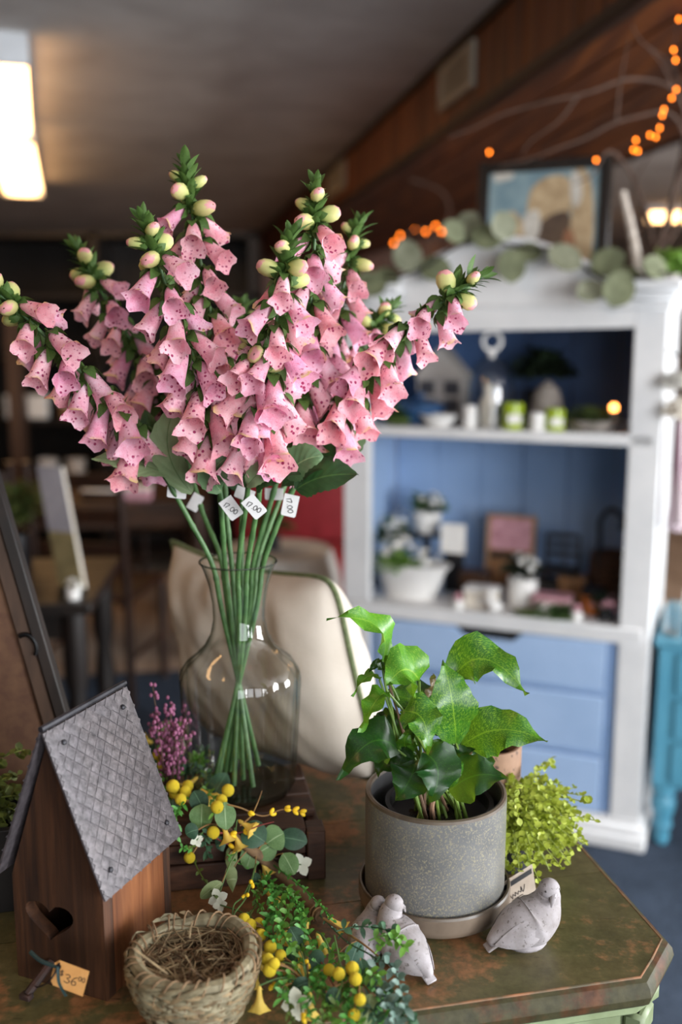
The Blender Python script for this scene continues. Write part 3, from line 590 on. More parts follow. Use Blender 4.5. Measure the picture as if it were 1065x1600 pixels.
for x, y in LP: inst('fairy_bulb', (bpy.data.meshes.get('fairy_bulb_mesh') or (lambda me: (me.materials.append(M_FAIRY), me)[1])(MB().ball((0,0,0),1,10,(1,1,1.5)).mesh('fairy_bulb_mesh'))), t, Matrix.Translation(HM @ hp(x, y, 0.0)) @ Matrix.Diagonal((0.0032,)*3+(1,)))
# the wire: runs through the lit bulbs
MB().tube(spline([HM @ hp(x, y, 0.0) for x, y in ((1060,30),(1052,78),(1056,140),(1037,171),(1030,200),(1015,211),(993,219),(931,250),(850,250),(764,238))], 6), 0.0012, 5).build('wire', M_IRON, t)
# a second tangle of fairy lights further back
t = thing('fairy_light_string', 'tangle of amber fairy lights on twigs behind the hutch', 'fairy lights', rm(1.25, 4.6, 1.5))
L2 = [(648,360),(625,368),(615,380),(680,353),(690,362),(697,360),(702,364),(718,352),(728,358),(731,374),(705,357),(665,362),(620,392)]
for x, y in L2: inst('fairy_bulb', bpy.data.meshes['fairy_bulb_mesh'], t, Matrix.Translation(at(x, y, 4.9+0.04*(x % 5))) @ Matrix.Diagonal((0.0055,)*3+(1,)))
MB().tube(spline([at(x, y, 5.0) for x, y in ((600,470),(612,392),(650,360),(700,360),(735,365),(742,440))], 6), 0.006, 6).build('twig', M_TWIG, t); MB().tube(spline([at(x, y, 5.05) for x, y in ((640,470),(660,400),(700,340),(690,300),(640,280))], 6), 0.005, 6).build('twig', M_TWIG, t)
MB().tube([at(600,470,5.0), at(600,470,5.0)+V((0,0,-1.63))], 0.02, 8).build('stand', M_IRON, t); MB(Matrix.Translation((at(600,470,5.0).x,5.0,0.001))).lathe([(0.001,0),(0.16,0),(0.15,0.03),(0.001,0.04)],20).build('foot', M_IRON, t)

# ------------------------------------------------------------------ teal chest and goods right of the hutch
TM = HM; tx = HW+0.024
t = thing('teal_chest', 'teal painted chest with turned legs at the right edge', 'chest', HM @ V((tx+0.3, 0.25, 0)))
MB(TM).box((tx, 0.04, 0.19), (tx+0.7, 0.46, 0.615)).build('body', M_TEAL, t, True, 0.004)
MB(TM).box((tx-0.012, 0.02, 0.615), (tx+0.712, 0.475, 0.64)).build('top', M_TEAL, t, True, 0.006)
for i in range(3): 
    d = MB(TM).box((tx+0.05, 0.028, 0.21+0.134*i), (tx+0.65, 0.04, 0.33+0.134*i)).build('drawer', M_TEAL, t, True, 0.004)
    for x in (0.2, 0.5): MB(TM @ Matrix.Translation((tx+x,0.028,0.27+0.134*i)) @ Matrix.Rotation(rad(90),4,'X')).lathe([(0.008,0),(0.008,0.012),(0.016,0.02),(0.012,0.03),(0.001,0.032)],14).build('knob', M_IRON, d)
for x in (0.035, 0.665):
    for y in (0.075, 0.425): MB(TM @ Matrix.Translation((tx+x, y, 0))).lathe([(0.001,0),(0.016,0),(0.024,0.02),(0.02,0.04),(0.03,0.06),(0.024,0.08),(0.034,0.11),(0.036,0.14),(0.026,0.155),(0.036,0.165),(0.036,0.19),(0.001,0.19)], 18).build('leg', M_TEAL, t)
p = HM @ V((tx+0.11, 0.17, 0.64)); turned('ginger_jar', 'white lidded jar on the teal chest', 'jar', p, [(0.001,0),(0.035,0),(0.045,0.02),(0.06,0.07),(0.055,0.12),(0.032,0.145),(0.03,0.155),(0.036,0.158),(0.034,0.17),(0.012,0.185),(0.012,0.195),(0.001,0.2)], M_CER, 24)
p = HM @ V((tx+0.03, 0.08, 0.64)); turned('glass_tumbler', 'clear glass tumbler beside the white jar on the teal chest', 'glass', p, [(0.001,0),(0.026,0),(0.03,0.09),(0.028,0.09),(0.024,0.006),(0.001,0.006)], M_CLOCHE, 20)
# bunch of dried flowers and striped cloth hung on the hutch side
p = HM @ V((HW+0.035, -0.005, 1.33)); t = thing('hanging_flower_bunch', 'bunch of white dried flowers hung on the side of the hutch', 'dried flowers', p)
MB().tube([p+V((0,0,0.10)), p], 0.006, 8).build('stem_tie', M_TWIG, t); blossoms(M_WPETAL, t, p+V((0,0,0.02)), 0.03, 14, 0.03, 61); blossoms(M_CREAM, t, p+V((0.01,0,-0.05)), 0.035, 14, 0.028, 62, up=0.0)
MB().tube([p+V((0,0,0.1)), HM @ V((HW+0.001, 0.02, 1.45))], 0.003, 6).build('hook', M_IRON, t)
m = NT('striped_cloth'); vv = m.coords('Object', (1,1,1)); wv = m.n('TexWave'); wv.inputs['Scale'].default_value = 22; m.l(vv, wv.inputs['Vector'])
m.set(m.ramp(wv.outputs['Fac'], [(0.3,'#8a5a72'),(0.5,'#b8a3aa'),(0.8,'#d8d0cf')]), 0.9); M_STRIPE = m.m
p = HM @ V((HW+0.04, 0.13, 1.26)); mb = MB(HM); n1, n2 = 15, 10; vs_ = []
for i in range(n1):
    for j in range(n2):
        q = j/(n2-1); z = 1.27-0.30*i/(n1-1)-0.05*q; vs_.append((HW+0.035+0.022*math.sin(q*15+0.4*i*0.2)*(0.4+0.6*i/n1)+0.006, 0.03+0.16*q*(0.55+0.45*i/n1), z))
mb.add(vs_, [(i*n2+j, i*n2+j+1, (i+1)*n2+j+1, (i+1)*n2+j) for i in range(n1-1) for j in range(n2-1)])
o = mb.build('striped_towel', M_STRIPE, label='pink and cream striped towel hanging at the hutch side', cat='towel', org=p)
sm = o.modifiers.new('solid', 'SOLIDIFY'); sm.thickness = 0.006

# ================================================================== LEFT BACKGROUND OF THE SHOP
sh = thing('display_shelving', 'dark wooden display shelving along the far left', 'shelving', (-1.9, 6.3, 0))
def sb(nm, lo, hi, mt=M_DKWOOD): return MB().box(lo, hi).build(nm, mt, sh, False)
for x in (-3.4, -2.45, -1.5, -0.55): sb('upright', (x, 6.1, 0), (x+0.05, 6.55, 2.1))
for z in (0.1, 0.55, 0.95, 1.32, 1.7, 2.06): sb('shelf', (-3.4, 6.1, z), (-0.5, 6.55, z+0.03))
for i in range(14): sb('back_board', (-3.4+0.207*i, 6.55, 0), (-3.4+0.207*i+0.203, 6.57, 2.1))
M_LBROWN = wood('#33211a','#4a3426','#5f4734',10,'Z',0.6,0.1,'pale_post')
MB().box((-1.98, 5.95, 0), (-1.90, 6.03, 1.62)).build('display_post', M_LBROWN, label='pale wooden post in front of the dark shelving', cat='post', org=(-1.94,5.99,0))
def at_z(px, py, Y): return at(px, py, Y)
def small_box(px, py, Y, w_, h_, label, mt, cat='box', name='gift_box', zs=None):
    q = at(px, py, Y); q = V((q.x, Y, zs)) if zs is not None else q; t = thing(name, label, cat, q)
    MB(Matrix.Translation(q)).box((-w_/2,-0.04,0),(w_/2,0.04,h_*0.8)).build('base', mt, t, True, 0.004); MB(Matrix.Translation(q)).box((-w_/2-0.004,-0.044,h_*0.8),(w_/2+0.004,0.044,h_)).build('lid', M_PAPER, t, True, 0.004)
small_box(28, 655, 6.2, 0.13, 0.14, 'white boxed mug at the left of the dark shelving', M_PAPER, zs=0.98)
small_box(62, 655, 6.2, 0.11, 0.14, 'white boxed mug right of its twin on the dark shelving', M_PAPER, zs=0.98)
small_box(115, 655, 6.2, 0.14, 0.10, 'tan kraft box on the dark shelving', M_KRAFT, zs=0.98)
for px, lb in ((75, 'white planter pot left of the pair on the lower dark shelf'), (120, 'white planter pot right of the pair on the lower dark shelf')):
    q = at(px, 735, 6.2); q = V((q.x, 6.2, 0.58)); turned('planter_pot', lb, 'pot', q, [(0.001,0),(0.05,0),(0.065,0.14),(0.058,0.14),(0.045,0.03),(0.001,0.03)], M_CER)
# dining tables with chairs
def dining_table(c, lx, ly, h, mt, label, rz=0):
    t = thing('dining_table', label, 'table', c); M_ = RZ(rz, c)
    nbd = 4
    for i in range(nbd): MB(M_).box((-lx/2, -ly/2+ly*i/nbd+0.001, h-0.035), (lx/2, -ly/2+ly*(i+1)/nbd-0.001, h)).build('top_board', mt, t, True, 0.003)
    for s_ in (-1, 1): MB(M_).box((-lx/2+0.06, s_*(ly/2-0.06)-0.012, h-0.12), (lx/2-0.06, s_*(ly/2-0.06)+0.012, h-0.035)).build('apron', mt, t, False)
    for s_ in (-1, 1):
        for q in (-1, 1): MB(M_ @ Matrix.Translation((s_*(lx/2-0.06), q*(ly/2-0.06), 0))).lathe([(0.001,0),(0.018,0),(0.026,0.06),(0.02,0.1),(0.034,0.35),(0.024,0.45),(0.036,0.5),(0.036,h-0.035)], 14).build('leg', mt, t)
    return t
dining_table(V((-1.25, 4.75, 0.0)), 1.2, 0.8, 0.75, M_MIDWOOD, 'reddish brown dining table in the left aisle', 8)
dk = dining_table(V((-1.12, 3.0, 0.006)), 0.78, 0.6, 0.74, M_DKWOOD, 'small dark table holding the leaning canvas', 4)
def chair(c, rz, label, mt):
    t = thing('ladder_back_chair', label, 'chair', c, 'chairs at the dining table'); M_ = RZ(rz, c)
    for s_ in (-1, 1):
        MB(M_).tube([(s_*0.19,-0.19,0),(s_*0.19,-0.19,0.45)], 0.018, 10).build('leg', mt, t); MB(M_).tube([(s_*0.19,0.19,0),(s_*0.19,0.19,0.5),(s_*0.19,0.24,1.0)], 0.018, 10).build('leg', mt, t)
        MB(M_).tube([(s_*0.19,-0.19,0.2),(s_*0.19,0.19,0.2)], 0.011, 8).build('stretcher', mt, t)
    MB(M_).box((-0.21,-0.21,0.44),(0.21,0.21,0.47)).build('seat', mt, t, True, 0.008)
    for z in (0.62, 0.76, 0.9): MB(M_).box((-0.19,0.19+(z-0.5)*0.1-0.006,z),(0.19,0.19+(z-0.5)*0.1+0.008,z+0.06)).build('slat', mt, t, True, 0.003)
M_CHAIR = wood('#1e0f07','#30190b','#452611',20,'Z',0.45,0.1,'chair_wood')
chair(V((-1.0, 4.05, 0.006)), 170, 'ladder-back wooden chair at the near side of the dining table', M_CHAIR)
chair(V((-1.55, 4.0, 0.006)), 200, 'ladder-back wooden chair behind the small dark table', M_CHAIR)
chair(V((-1.0, 5.5, 0.0)), -10, 'ladder-back wooden chair at the far side of the dining table', M_CHAIR)
small_box(165, 770, 4.5, 0.2, 0.05, 'low tray box on the dining table', M_MIDWOOD, zs=0.75); small_box(215, 770, 4.5, 0.12, 0.06, 'pinkish box on the dining table', M_PINK, zs=0.75)
# canvas leaning on the dark table: pale sky above a tan field
p = at(112, 875, 2.92); p.z = 0.746; q = at(80, 728, 3.05); t = thing('leaning_canvas', 'narrow pale landscape canvas leaning on the small dark table', 'canvas', p)
d = q-p; d.y = 0.12; M_ = Matrix.Translation(p) @ Matrix((V((0.93,-0.36,0)).normalized(), d.normalized().cross(V((0.93,-0.36,0)).normalized()), d.normalized())).transposed().to_4x4(); LH = d.length
MB(M_).box((-0.045,-0.008,0),(0.045,0.008,LH)).build('stretcher_frame', M_CREAM, t, False)
MB(M_).box((-0.045,-0.0095,LH*0.45),(0.045,-0.008,LH)).build('painted_sky', pm('#8d8b94','#a3a0a8',8,0.8,name='painted_grey_sky'), t, False); MB(M_).box((-0.045,-0.0095,0),(0.045,-0.008,LH*0.45)).build('painted_field', pm('#6b6142','#8a7d58',20,0.8,name='painted_tan_field'), t, False)
p = at(112, 885, 2.78); p.z = 0.746; t = thing('flower_cup', 'small cup of white blossoms in front of the leaning canvas', 'flowers', p); MB(Matrix.Translation(p)).lathe(jar_prof(0.02,0.03),14).build('cup', M_CER, t); blossoms(M_WPETAL, t, p+V((0,0,0.03)), 0.025, 9, 0.014, 71)
p = at(8, 760, 3.14); p.z = 0.746; t = thing('potted_fern', 'leafy green fern in a dark pot on the small dark table', 'fern', p); MB(Matrix.Translation(p)).lathe(jar_prof(0.07,0.12),18).build('pot', M_IRON, t); tuft('fronds', pm('#36441a','#55652a',40,0.7,name='olive_frond',trans=0.15), t, p+V((0,0,0.17)), 0.11, 170, 0.11, 0.026, seed=81)
# round side table with white cloth and a red-seated chair between the vase and the hutch
p = V((-0.24, 3.62, 0.006)); t = thing('round_table', 'small round table under a white cloth behind the vase', 'table', p)
MB(Matrix.Translation(p)).lathe([(0.001,0),(0.16,0),(0.16,0.02),(0.03,0.04),(0.03,0.68),(0.001,0.681)],20).build('pedestal', M_DKWOOD, t); MB(Matrix.Translation(p)).lathe([(0.001,0.68),(0.20,0.68),(0.20,0.7),(0.001,0.7)],28).build('table_top', M_MIDWOOD, t)
mb = MB(Matrix.Translation(p)); mb.lathe([(0.001,0.702),(0.203,0.702),(0.21,0.69),(0.222,0.62),(0.235,0.54)],48, mod=lambda a,j,z: 1+ (0.05*math.sin(a*9) if j > 2 else 0)); mb.build('white_tablecloth', pm('#a7a29c','#bdb8b2',8,0.9,name='table_linen'), label='white cloth draped over the small round table', cat='tablecloth', org=p)
M_RED = pm('#7a1216','#96202a',20,0.7,name='red_fabric')
p = V((-0.25, 4.7, 0.006)); t = thing('upholstered_chair', 'red upholstered chair beyond the round table', 'chair', p)
MB(Matrix.Translation(p)).box((-0.28,-0.25,0.28),(0.28,0.28,0.46)).build('seat', M_RED, t, True, 0.03, 2); MB(Matrix.Translation(p)).box((-0.28,0.2,0.46),(0.28,0.3,1.0)).build('backrest', M_RED, t, True, 0.03, 2)
for x in (-0.24,0.24):
    for y in (-0.2,0.24): MB(Matrix.Translation(p)).tube([(x,y,0),(x,y,0.28)],0.02,8).build('leg', M_DKWOOD, t)
p = V((-0.27, 3.62, 0.708)); t = thing('potted_ivy', 'small dark green plant on the white tablecloth', 'plant', p); MB(Matrix.Translation(p)).lathe(jar_prof(0.045,0.06),16).build('pot', M_IRON, t); tuft('foliage', M_GREEN, t, p+V((0,0,0.08)), 0.08, 90, 0.05, 0.022, seed=91)
# ================================================================== FOREGROUND: PAINTED DRESSER
T = 0.88
DM = RZ(12, (0.333, 0.939, 0))                          # local: x to the right, y to the back; (0,0) = rear end of the clipped corner
m = NT('chippy_green_top'); v = m.coords('Object'); big = m.noise(v, 4.2, 5, 0.55, 0.8); fine = m.noise(v, 60, 5, 0.7); dirt = m.noise(v, 14, 4)
paint = m.mix(m.ramp(dirt, [(0.35,'#000000'),(0.7,'#ffffff')]), m.ramp(fine, [(0.3,'#413f25'),(0.7,'#5b5838')]), m.ramp(fine, [(0.3,'#4d452a'),(0.7,'#675d3e')]))
woodc = m.ramp(fine, [(0.25,'#5c3820'),(0.6,'#8d5f3e'),(0.8,'#a07453')])
sc_ = m.noise(m.coords('Object', (1, 14, 1), (0, 0, 0.5)), 40, 2)
mask = m.ramp(m.mix(0.25, big, fine), [(0.495,'#000000'),(0.555,'#e8e8e8')])
scr = m.ramp(sc_, [(0.27,'#202015'),(0.31,'#ffffff')])
m.set(m.mix(1.0, m.mix(mask, paint, woodc), scr, 'MULTIPLY'), 0.38); m.bump(m.mix(0.5, mask, fine), 0.22, 0.002); M_TOPG = m.m
m = NT('worn_edge'); v = m.coords('Object'); big = m.noise(v, 22, 5, 0.65); fine = m.noise(v, 80, 4)
m.set(m.mix(m.ramp(big, [(0.48,'#000000'),(0.62,'#ffffff')]), m.ramp(fine, [(0.3,'#312f1c'),(0.7,'#45412a')]), m.ramp(fine, [(0.3,'#38200f'),(0.7,'#5c3a22')])), 0.6, spec=0.25); m.bump(fine, 0.3, 0.002); M_EDGEG = m.m
m = NT('sage_paint'); v = m.coords('Object'); big = m.noise(v, 12, 5, 0.65); m.set(m.ramp(big, [(0.3,'#67714f'),(0.55,'#7d8a68'),(0.8,'#8b9776')]), 0.5); m.bump(big, 0.2, 0.002); M_SAGE = m.m
dr = thing('dresser', 'olive green chipped-paint dresser with clipped corner in the foreground', 'dresser', DM @ V((-0.5, 0.2, 0.006)))
XL, YB, CL = -1.15, 0.50, 0.0506
cuts = [-CL, 0.135, 0.315, YB]                          # top boards run left to right
GAP = 0.0006
for i in range(3):
    y0, y1 = cuts[i]+(GAP if i else 0), cuts[i+1]-(GAP if i < 2 else 0)
    poly = [(XL, y0), (-CL, y0), (0, 0), (0, y1), (XL, y1)] if i == 0 else [(XL, y0), (0, y0), (0, y1), (XL, y1)]
    n = len(poly); mb = MB(DM); mb.add([(x, y, T-0.012) for x, y in poly]+[(x, y, T) for x, y in poly], [tuple(range(n-1,-1,-1)), tuple(range(n, 2*n))]+[(k, (k+1) % n, (k+1) % n+n, k+n) for k in range(n)])
    mb.build('top_board', M_TOPG, dr, False)
# moulded edge swept round front, clip and right side
prof = [(0.0, -0.0005), (0.006, -0.003), (0.010, -0.008), (0.012, -0.016), (0.010, -0.024), (0.004, -0.030), (-0.004, -0.033), (-0.015, -0.034)]
path = [(XL, -CL), (-CL, -CL), (0, 0), (0, YB)]; nrm = [(0,-1), None, None, (1,0)]
s8 = math.tan(rad(22.5)); nrm[1] = (s8, -1); nrm[2] = (1, -s8)
mb = MB(DM); npf = len(prof)
mb.add([(px_+nx*o, py_+ny*o, T+z) for (px_, py_), (nx, ny) in zip(path, nrm) for o, z in prof], [(i*npf+k, (i+1)*npf+k, (i+1)*npf+k+1, i*npf+k+1) for i in range(3) for k in range(npf-1)])
mb.build('edge_moulding', M_EDGEG, dr, True, angle=25)
mb = MB(DM); mb.tube([V((x, y, T-0.0012)) for x, y in ((XL, -CL), (-0.8, -CL), (-0.4, -CL), (-CL-0.001, -CL), (-CL*0.5, -CL*0.5), (0, 0.001), (0, 0.2), (0, YB))], 0.0016, 8); mb.build('worn_edge_line', pm('#4a4027', '#8a5c3a', 40, 0.6, name='bare_wood_line'), dr)
MB(DM).box((XL, -CL+0.02, T-0.034), (-0.015-0.04, YB, T-0.013)).build('top_frame', M_SAGE, dr, False)
ins = 0.022; bp = [(XL, -CL+ins), (-CL-0.009, -CL+ins), (-ins, -0.009+0.0), (-ins, YB-0.01), (XL, YB-0.01)]
def vprism(poly, z0, z1):
    n = len(poly); return MB(DM).add([(x, y, z0) for x, y in poly]+[(x, y, z1) for x, y in poly], [tuple(range(n-1,-1,-1)), tuple(range(n, 2*n))]+[(k, (k+1) % n, (k+1) % n+n, k+n) for k in range(n)])
vprism(bp, 0.09, T-0.034).build('body', M_SAGE, dr, True, 0.002)
vprism([(x+(0.012 if x > -1 else 0), y-(0.012 if y < 0.1 else 0)) for x, y in bp], T-0.052, T-0.035).build('frieze_moulding', M_SAGE, dr, True, 0.004)
vprism([(x+(0.012 if x > -1 else 0), y-(0.012 if y < 0.1 else 0)) for x, y in bp], 0.006, 0.09).build('plinth', M_SAGE, dr, True, 0.004)
cdir = V((1,-1,0)).normalized(); cm = V((-CL/2-ins*0.7, -CL/2+ins*0.3, 0))
PILM = DM @ Matrix.Translation(cm) @ Matrix.Rotation(rad(45), 4, 'Z')
MB(PILM).box((-0.017, -0.014, 0.09), (0.017, 0.004, T-0.053)).build('corner_pilaster', M_SAGE, dr, True, 0.003)
for x in (-0.009, 0, 0.009): MB(PILM).tube([(x, -0.014, 0.12), (x, -0.014, T-0.085)], 0.003, 8).build('reeding', M_SAGE, dr)
MB(PILM).box((-0.019, -0.018, T-0.08), (0.019, 0.004, T-0.053)).build('pilaster_capital', M_SAGE, dr, True, 0.004)
for i, (z0, z1) in enumerate(((0.62, 0.81), (0.38, 0.6), (0.12, 0.36))):
    for x0, x1 in ((-1.1, -0.6), (-0.57, -0.09)):
        d = MB(DM).box((x0, -CL+ins-0.012, z0), (x1, -CL+ins, z1)).build('drawer', M_SAGE, dr, True, 0.004)
        for q in (0.28, 0.72): MB(DM @ Matrix.Translation((x0+(x1-x0)*q, -CL+ins-0.012, (z0+z1)/2)) @ Matrix.Rotation(rad(90),4,'X')).lathe([(0.009,0),(0.009,0.01),(0.018,0.02),(0.014,0.03),(0.001,0.032)],14).build('knob', M_EDGEG, d)

# ================================================================== BIRDHOUSE
BC = on(168, 1565, T); TH = -22; BM = RZ(TH, BC)        # origin = near corner; local x right along the front (negative = left), y back
BWD, BDP, EV = 0.104, 0.115, 0.108
ridge_z = 0.262
M_BHW = wood('#22120a', '#412614', '#5a3720', 26, 'Z', 0.62, 0.35, 'birdhouse_front'); M_BHS = wood('#3f2110', '#6e3f20', '#8c5832', 20, 'Z', 0.55, 0.25, 'birdhouse_side')
m = NT('embossed_tin'); v = m.n('NewGeometry').outputs['Position']; f = m.noise(v, 130, 5, 0.7); g = m.noise(v, 22, 4)
m.set(m.mix(m.ramp(g, [(0.35,'#000000'),(0.65,'#ffffff')]), m.ramp(f, [(0.3,'#252124'),(0.7,'#645e62')]), m.ramp(f, [(0.3,'#302a2b'),(0.7,'#726a6b')])), 0.5, 0.1); m.bump(f, 0.4, 0.001); M_TIN = m.m
M_TINB = pm('#3d383b', '#565053', 130, 0.55, metal=0.1, name='tin_sheet'); M_TIND = pm('#26262a', '#3a393e', 60, 0.5, metal=0.4, name='tin_seam')
bh = thing('birdhouse', 'tall brown wooden birdhouse with embossed grey tin roof', 'birdhouse', BC + BM.to_3x3() @ V((-BWD/2, BDP/2, 0)))
# front board with heart shaped hole: outline polygon with a hole, bridged by fan triangulation through bmesh
def board_with_hole(outer, hole, y0, y1, name, mt, parent):
    bm = bmesh.new()
    def loop(pts, y):
        vs_ = [bm.verts.new(BM @ V((x, y, z))) for x, z in pts]; es = [bm.edges.new((vs_[i], vs_[(i+1) % len(vs_)])) for i in range(len(vs_))]; return vs_, es
    for y in (y0, y1):
        a, ea = loop(outer, y); b, eb = loop(hole, y); bmesh.ops.triangle_fill(bm, use_beauty=True, use_dissolve=False, edges=ea+eb)
        if y == y0: A, B = a, b
        else:
            for P_, Q_ in ((A, a), (B, b)):
                n = len(P_)
                for i in range(n): bm.faces.new((P_[i], P_[(i+1) % n], Q_[(i+1) % n], Q_[i]))
    bmesh.ops.recalc_face_normals(bm, faces=bm.faces); me = bpy.data.meshes.new(name); bm.to_mesh(me); bm.free()
    org = ORG[parent.name]
    for vv_ in me.vertices: vv_.co -= org
    me.materials.append(mt); o = bpy.data.objects.new(name, me); COL.objects.link(o); o.parent = parent; ORG[o.name] = org; return o
hc = (-BWD*0.60, 0.070); hs_ = 0.0265
heart = [(hc[0]+hs_*1.05*(16*math.sin(t_)**3)/16, hc[1]+hs_*0.82*(13*math.cos(t_)-5*math.cos(2*t_)-2*math.cos(3*t_)-math.cos(4*t_)*0.6)/16) for t_ in [2*math.pi*i/36 for i in range(36)]]
outer = [(-BWD, 0), (0, 0), (0, EV), (-BWD/2, ridge_z-0.006), (-BWD, EV)]
board_with_hole(outer, heart[::-1], 0, 0.014, 'front_board', M_BHW, bh)
MB(BM).prism(outer, BDP-0.012, BDP).build('back_board', M_BHW, bh, False)
MB(BM).box((-0.012, 0.0145, 0), (0, BDP-0.0125, EV)).build('side_board', M_BHS, bh, False); MB(BM).box((-BWD, 0.0145, 0), (-BWD+0.012, BDP-0.0125, EV)).build('side_board', M_BHW, bh, False)
MB(BM).box((-BWD+0.0125, 0.0145, 0), (-0.0125, BDP-0.0125, 0.01)).build('floor_board', M_BHW, bh, False)
RF = at(69, 1131, (BM @ V((-BWD/2, -0.010, 0))).y); LF = at(163, 1399, (BM @ V((0.006, -0.010, 0))).y)
ridge0 = V((-BWD/2, -0.010, ridge_z)); sl = V((BWD/2+0.008, 0, -(ridge_z-EV-0.002)))
RL = BDP+0.018
def roof_side(sgn, label):
    e = V((0, 1, 0)); d = V((sl.x*sgn, 0, sl.z)); Ls = d.length; d = d/Ls; nn = d.cross(e)*(-1 if sgn > 0 else 1)
    if nn.z < 0: nn = -nn
    M_ = BM @ Matrix.Translation(ridge0 + nn*0.002) @ Matrix((e, d, nn)).transposed().to_4x4()
    if sgn < 0: M_ = BM @ Matrix.Translation(ridge0 + nn*0.002 + e*RL) @ Matrix((-e, d, nn)).transposed().to_4x4()
    sheet = MB(M_).box((0, 0, -0.0015), (RL, Ls, 0.0005)).build('roof_sheet', M_TINB, bh, False, label=label)
    st = 0.0118; mb0 = MB(); h = st*0.645
    tile = [(0,-h,0.0003),(h,0,0.0005),(0,h,0.0007),(-h,0,0.0006),(0,0,0.0012)]
    mb0.add([tile[0],tile[1],tile[2],tile[3],tile[4]], [(0,1,4),(1,2,4),(2,3,4),(3,0,4)])
    me = bpy.data.meshes.get('tin_scale_mesh')
    if not me: me = mb0.mesh('tin_scale_mesh', True, angle=30); me.materials.append(M_TIN)
    row = 0; y = st*0.35; rr = random.Random(2)
    while y < Ls-0.002:
        x = (st*0.69 if row % 2 else 0.0)
        while x <= RL+0.001:
            cx = min(max(x, h*0.8), RL-h*0.8)
            if sgn > 0 or x > RL*0.72:
                cy = min(max(y, h*0.85), Ls-h*0.85)
                inst('tin_scale', me, sheet, M_ @ Matrix.Translation((cx, cy, 0.0004+rr.uniform(0,0.0003))) @ Matrix.Rotation(rr.uniform(-.05,.05),4,'Z'))
            x += st*1.38
        y += st*0.69; row += 1
    for a, b in ((0.15, 0.10), (0.86, 0.10), (0.14, 0.87), (0.87, 0.87)):
        MB(M_ @ Matrix.Translation((RL*a, Ls*b, 0.002))).lathe([(0.0026,0),(0.0026,0.001),(0.0016,0.002),(0.0003,0.0022)],10).build('roof_screw', M_TIND, sheet)
    return M_, Ls
roof_side(1, 'grey tin roof sheet embossed with diamond scales'); roof_side(-1, 'dark tin roof sheet on the shaded side')
MB(BM).tube([ridge0+V((0,0,0.0045)), ridge0+V((0,RL,0.0045))], 0.003, 8).build('ridge_cap', M_TIND, bh)
M_RUST = pm('#1a1210', '#3a2018', 90, 0.75, bump=0.3, name='rusty_iron')
pp_ = V((-BWD*0.60, 0, 0.026)); MB(BM).tube([pp_, pp_+V((-0.004,-0.022,-0.012)), pp_+V((-0.006,-0.030,-0.017))], 0.0042, 8).build('perch', M_RUST, bh)
MB(BM).box((-0.006,-0.004,-0.003),(0.006,0.004,0.003), Matrix.Translation(pp_+V((-0.006,-0.031,-0.018)))).build('perch_tip', M_RUST, bh, True, 0.001)
# price tag on a dark ribbon tied to the perch
def strokes(polys, M_, s_, r, mt, parent, name='handwriting'):
    mb = MB(M_)
    for pl_ in polys: mb.tube([V((x*s_, -0.0006, z*s_)) for x, z in [(q.x, q.y) for q in spline([(a, b, 0) for a, b in pl_], 4)]], r, 5)
    return mb.build(name, mt, parent)
DIG = {'$': [[(.7,.8),(.35,.95),(.1,.75),(.4,.5),(.7,.28),(.4,.05),(.05,.2)], [(.4,1.15),(.4,-.15)]], '3': [[(.1,.9),(.5,1),(.7,.75),(.35,.52),(.75,.3),(.5,0),(.05,.1)]],
       '6': [[(.65,1),(.3,.75),(.1,.3),(.3,0),(.65,.12),(.62,.42),(.3,.45),(.13,.25)]], '0': [[(.4,1),(.1,.6),(.2,.1),(.5,0),(.75,.4),(.65,.9),(.4,1)]], '1': [[(.35,1),(.3,0)]], '7': [[(.1,.95),(.75,1),(.3,0)]], '.': [[(.2,.06),(.25,.0)]]}
def write(txt, M_, x, z, s_, r, mt, parent, adv=0.9):
    pol = []
    for ch in txt:
        if ch in DIG: pol += [[(a+x/s_, b+z/s_) for a, b in pl_] for pl_ in DIG[ch]]
        x += s_*adv*(0.45 if ch in '.1' else 1)
    strokes(pol, M_, s_, r, mt, parent)
M_INK = pm('#2a2522', None, 10, 0.7, name='ink'); M_TAGK = pm('#c48b4c', '#d39c5c', 60, 0.8, name='kraft_tag')
tc = at(107, 1527, BC.y-0.034); TGM = Matrix.Translation(tc) @ Matrix.Rotation(rad(-14),4,'Z') @ Matrix.Rotation(rad(12),4,'Y') @ Matrix.Rotation(rad(-14),4,'X')
tg = thing('price_tag', 'orange kraft price tag reading $36.00 tied to the birdhouse perch', 'price tag', tc)
MB(TGM).prism([(-0.016,-0.008),(-0.012,-0.0115),(0.0175,-0.0115),(0.0175,0.0115),(-0.012,0.0115),(-0.016,0.008)], -0.0003, 0.0003).build('card', M_TAGK, tg, False)
MB(TGM @ Matrix.Translation((-0.0115,-0.0005,0.006)) @ Matrix.Rotation(rad(90),4,'X')).lathe([(0.0006,0),(0.0026,0),(0.0026,0.0004),(0.0006,0.0004)],14).build('eyelet', M_IRON, tg)
write('$', TGM, -0.0085, -0.0005, 0.0045, 0.00028, M_INK, tg); write('36', TGM, -0.0035, -0.005, 0.0075, 0.00032, M_INK, tg); write('00', TGM, 0.0095, 0.0005, 0.004, 0.00026, M_INK, tg)
M_RIB = pm('#0d2a2c', '#16393b', 40, 0.6, name='dark_teal_ribbon')
kn = TGM @ V((-0.0115,-0.001,0.006))
MB().tube(spline([at(47,1487,BC.y-0.012), at(65,1502,BC.y-0.024), kn], 5), 0.0018, 6, flat=0.4).build('ribbon', M_RIB, tg)
MB().tube(spline([kn, at(92,1535,BC.y-0.04), at(103,1556,BC.y-0.05)], 5), 0.0018, 6, flat=0.4).build('ribbon', M_RIB, tg)
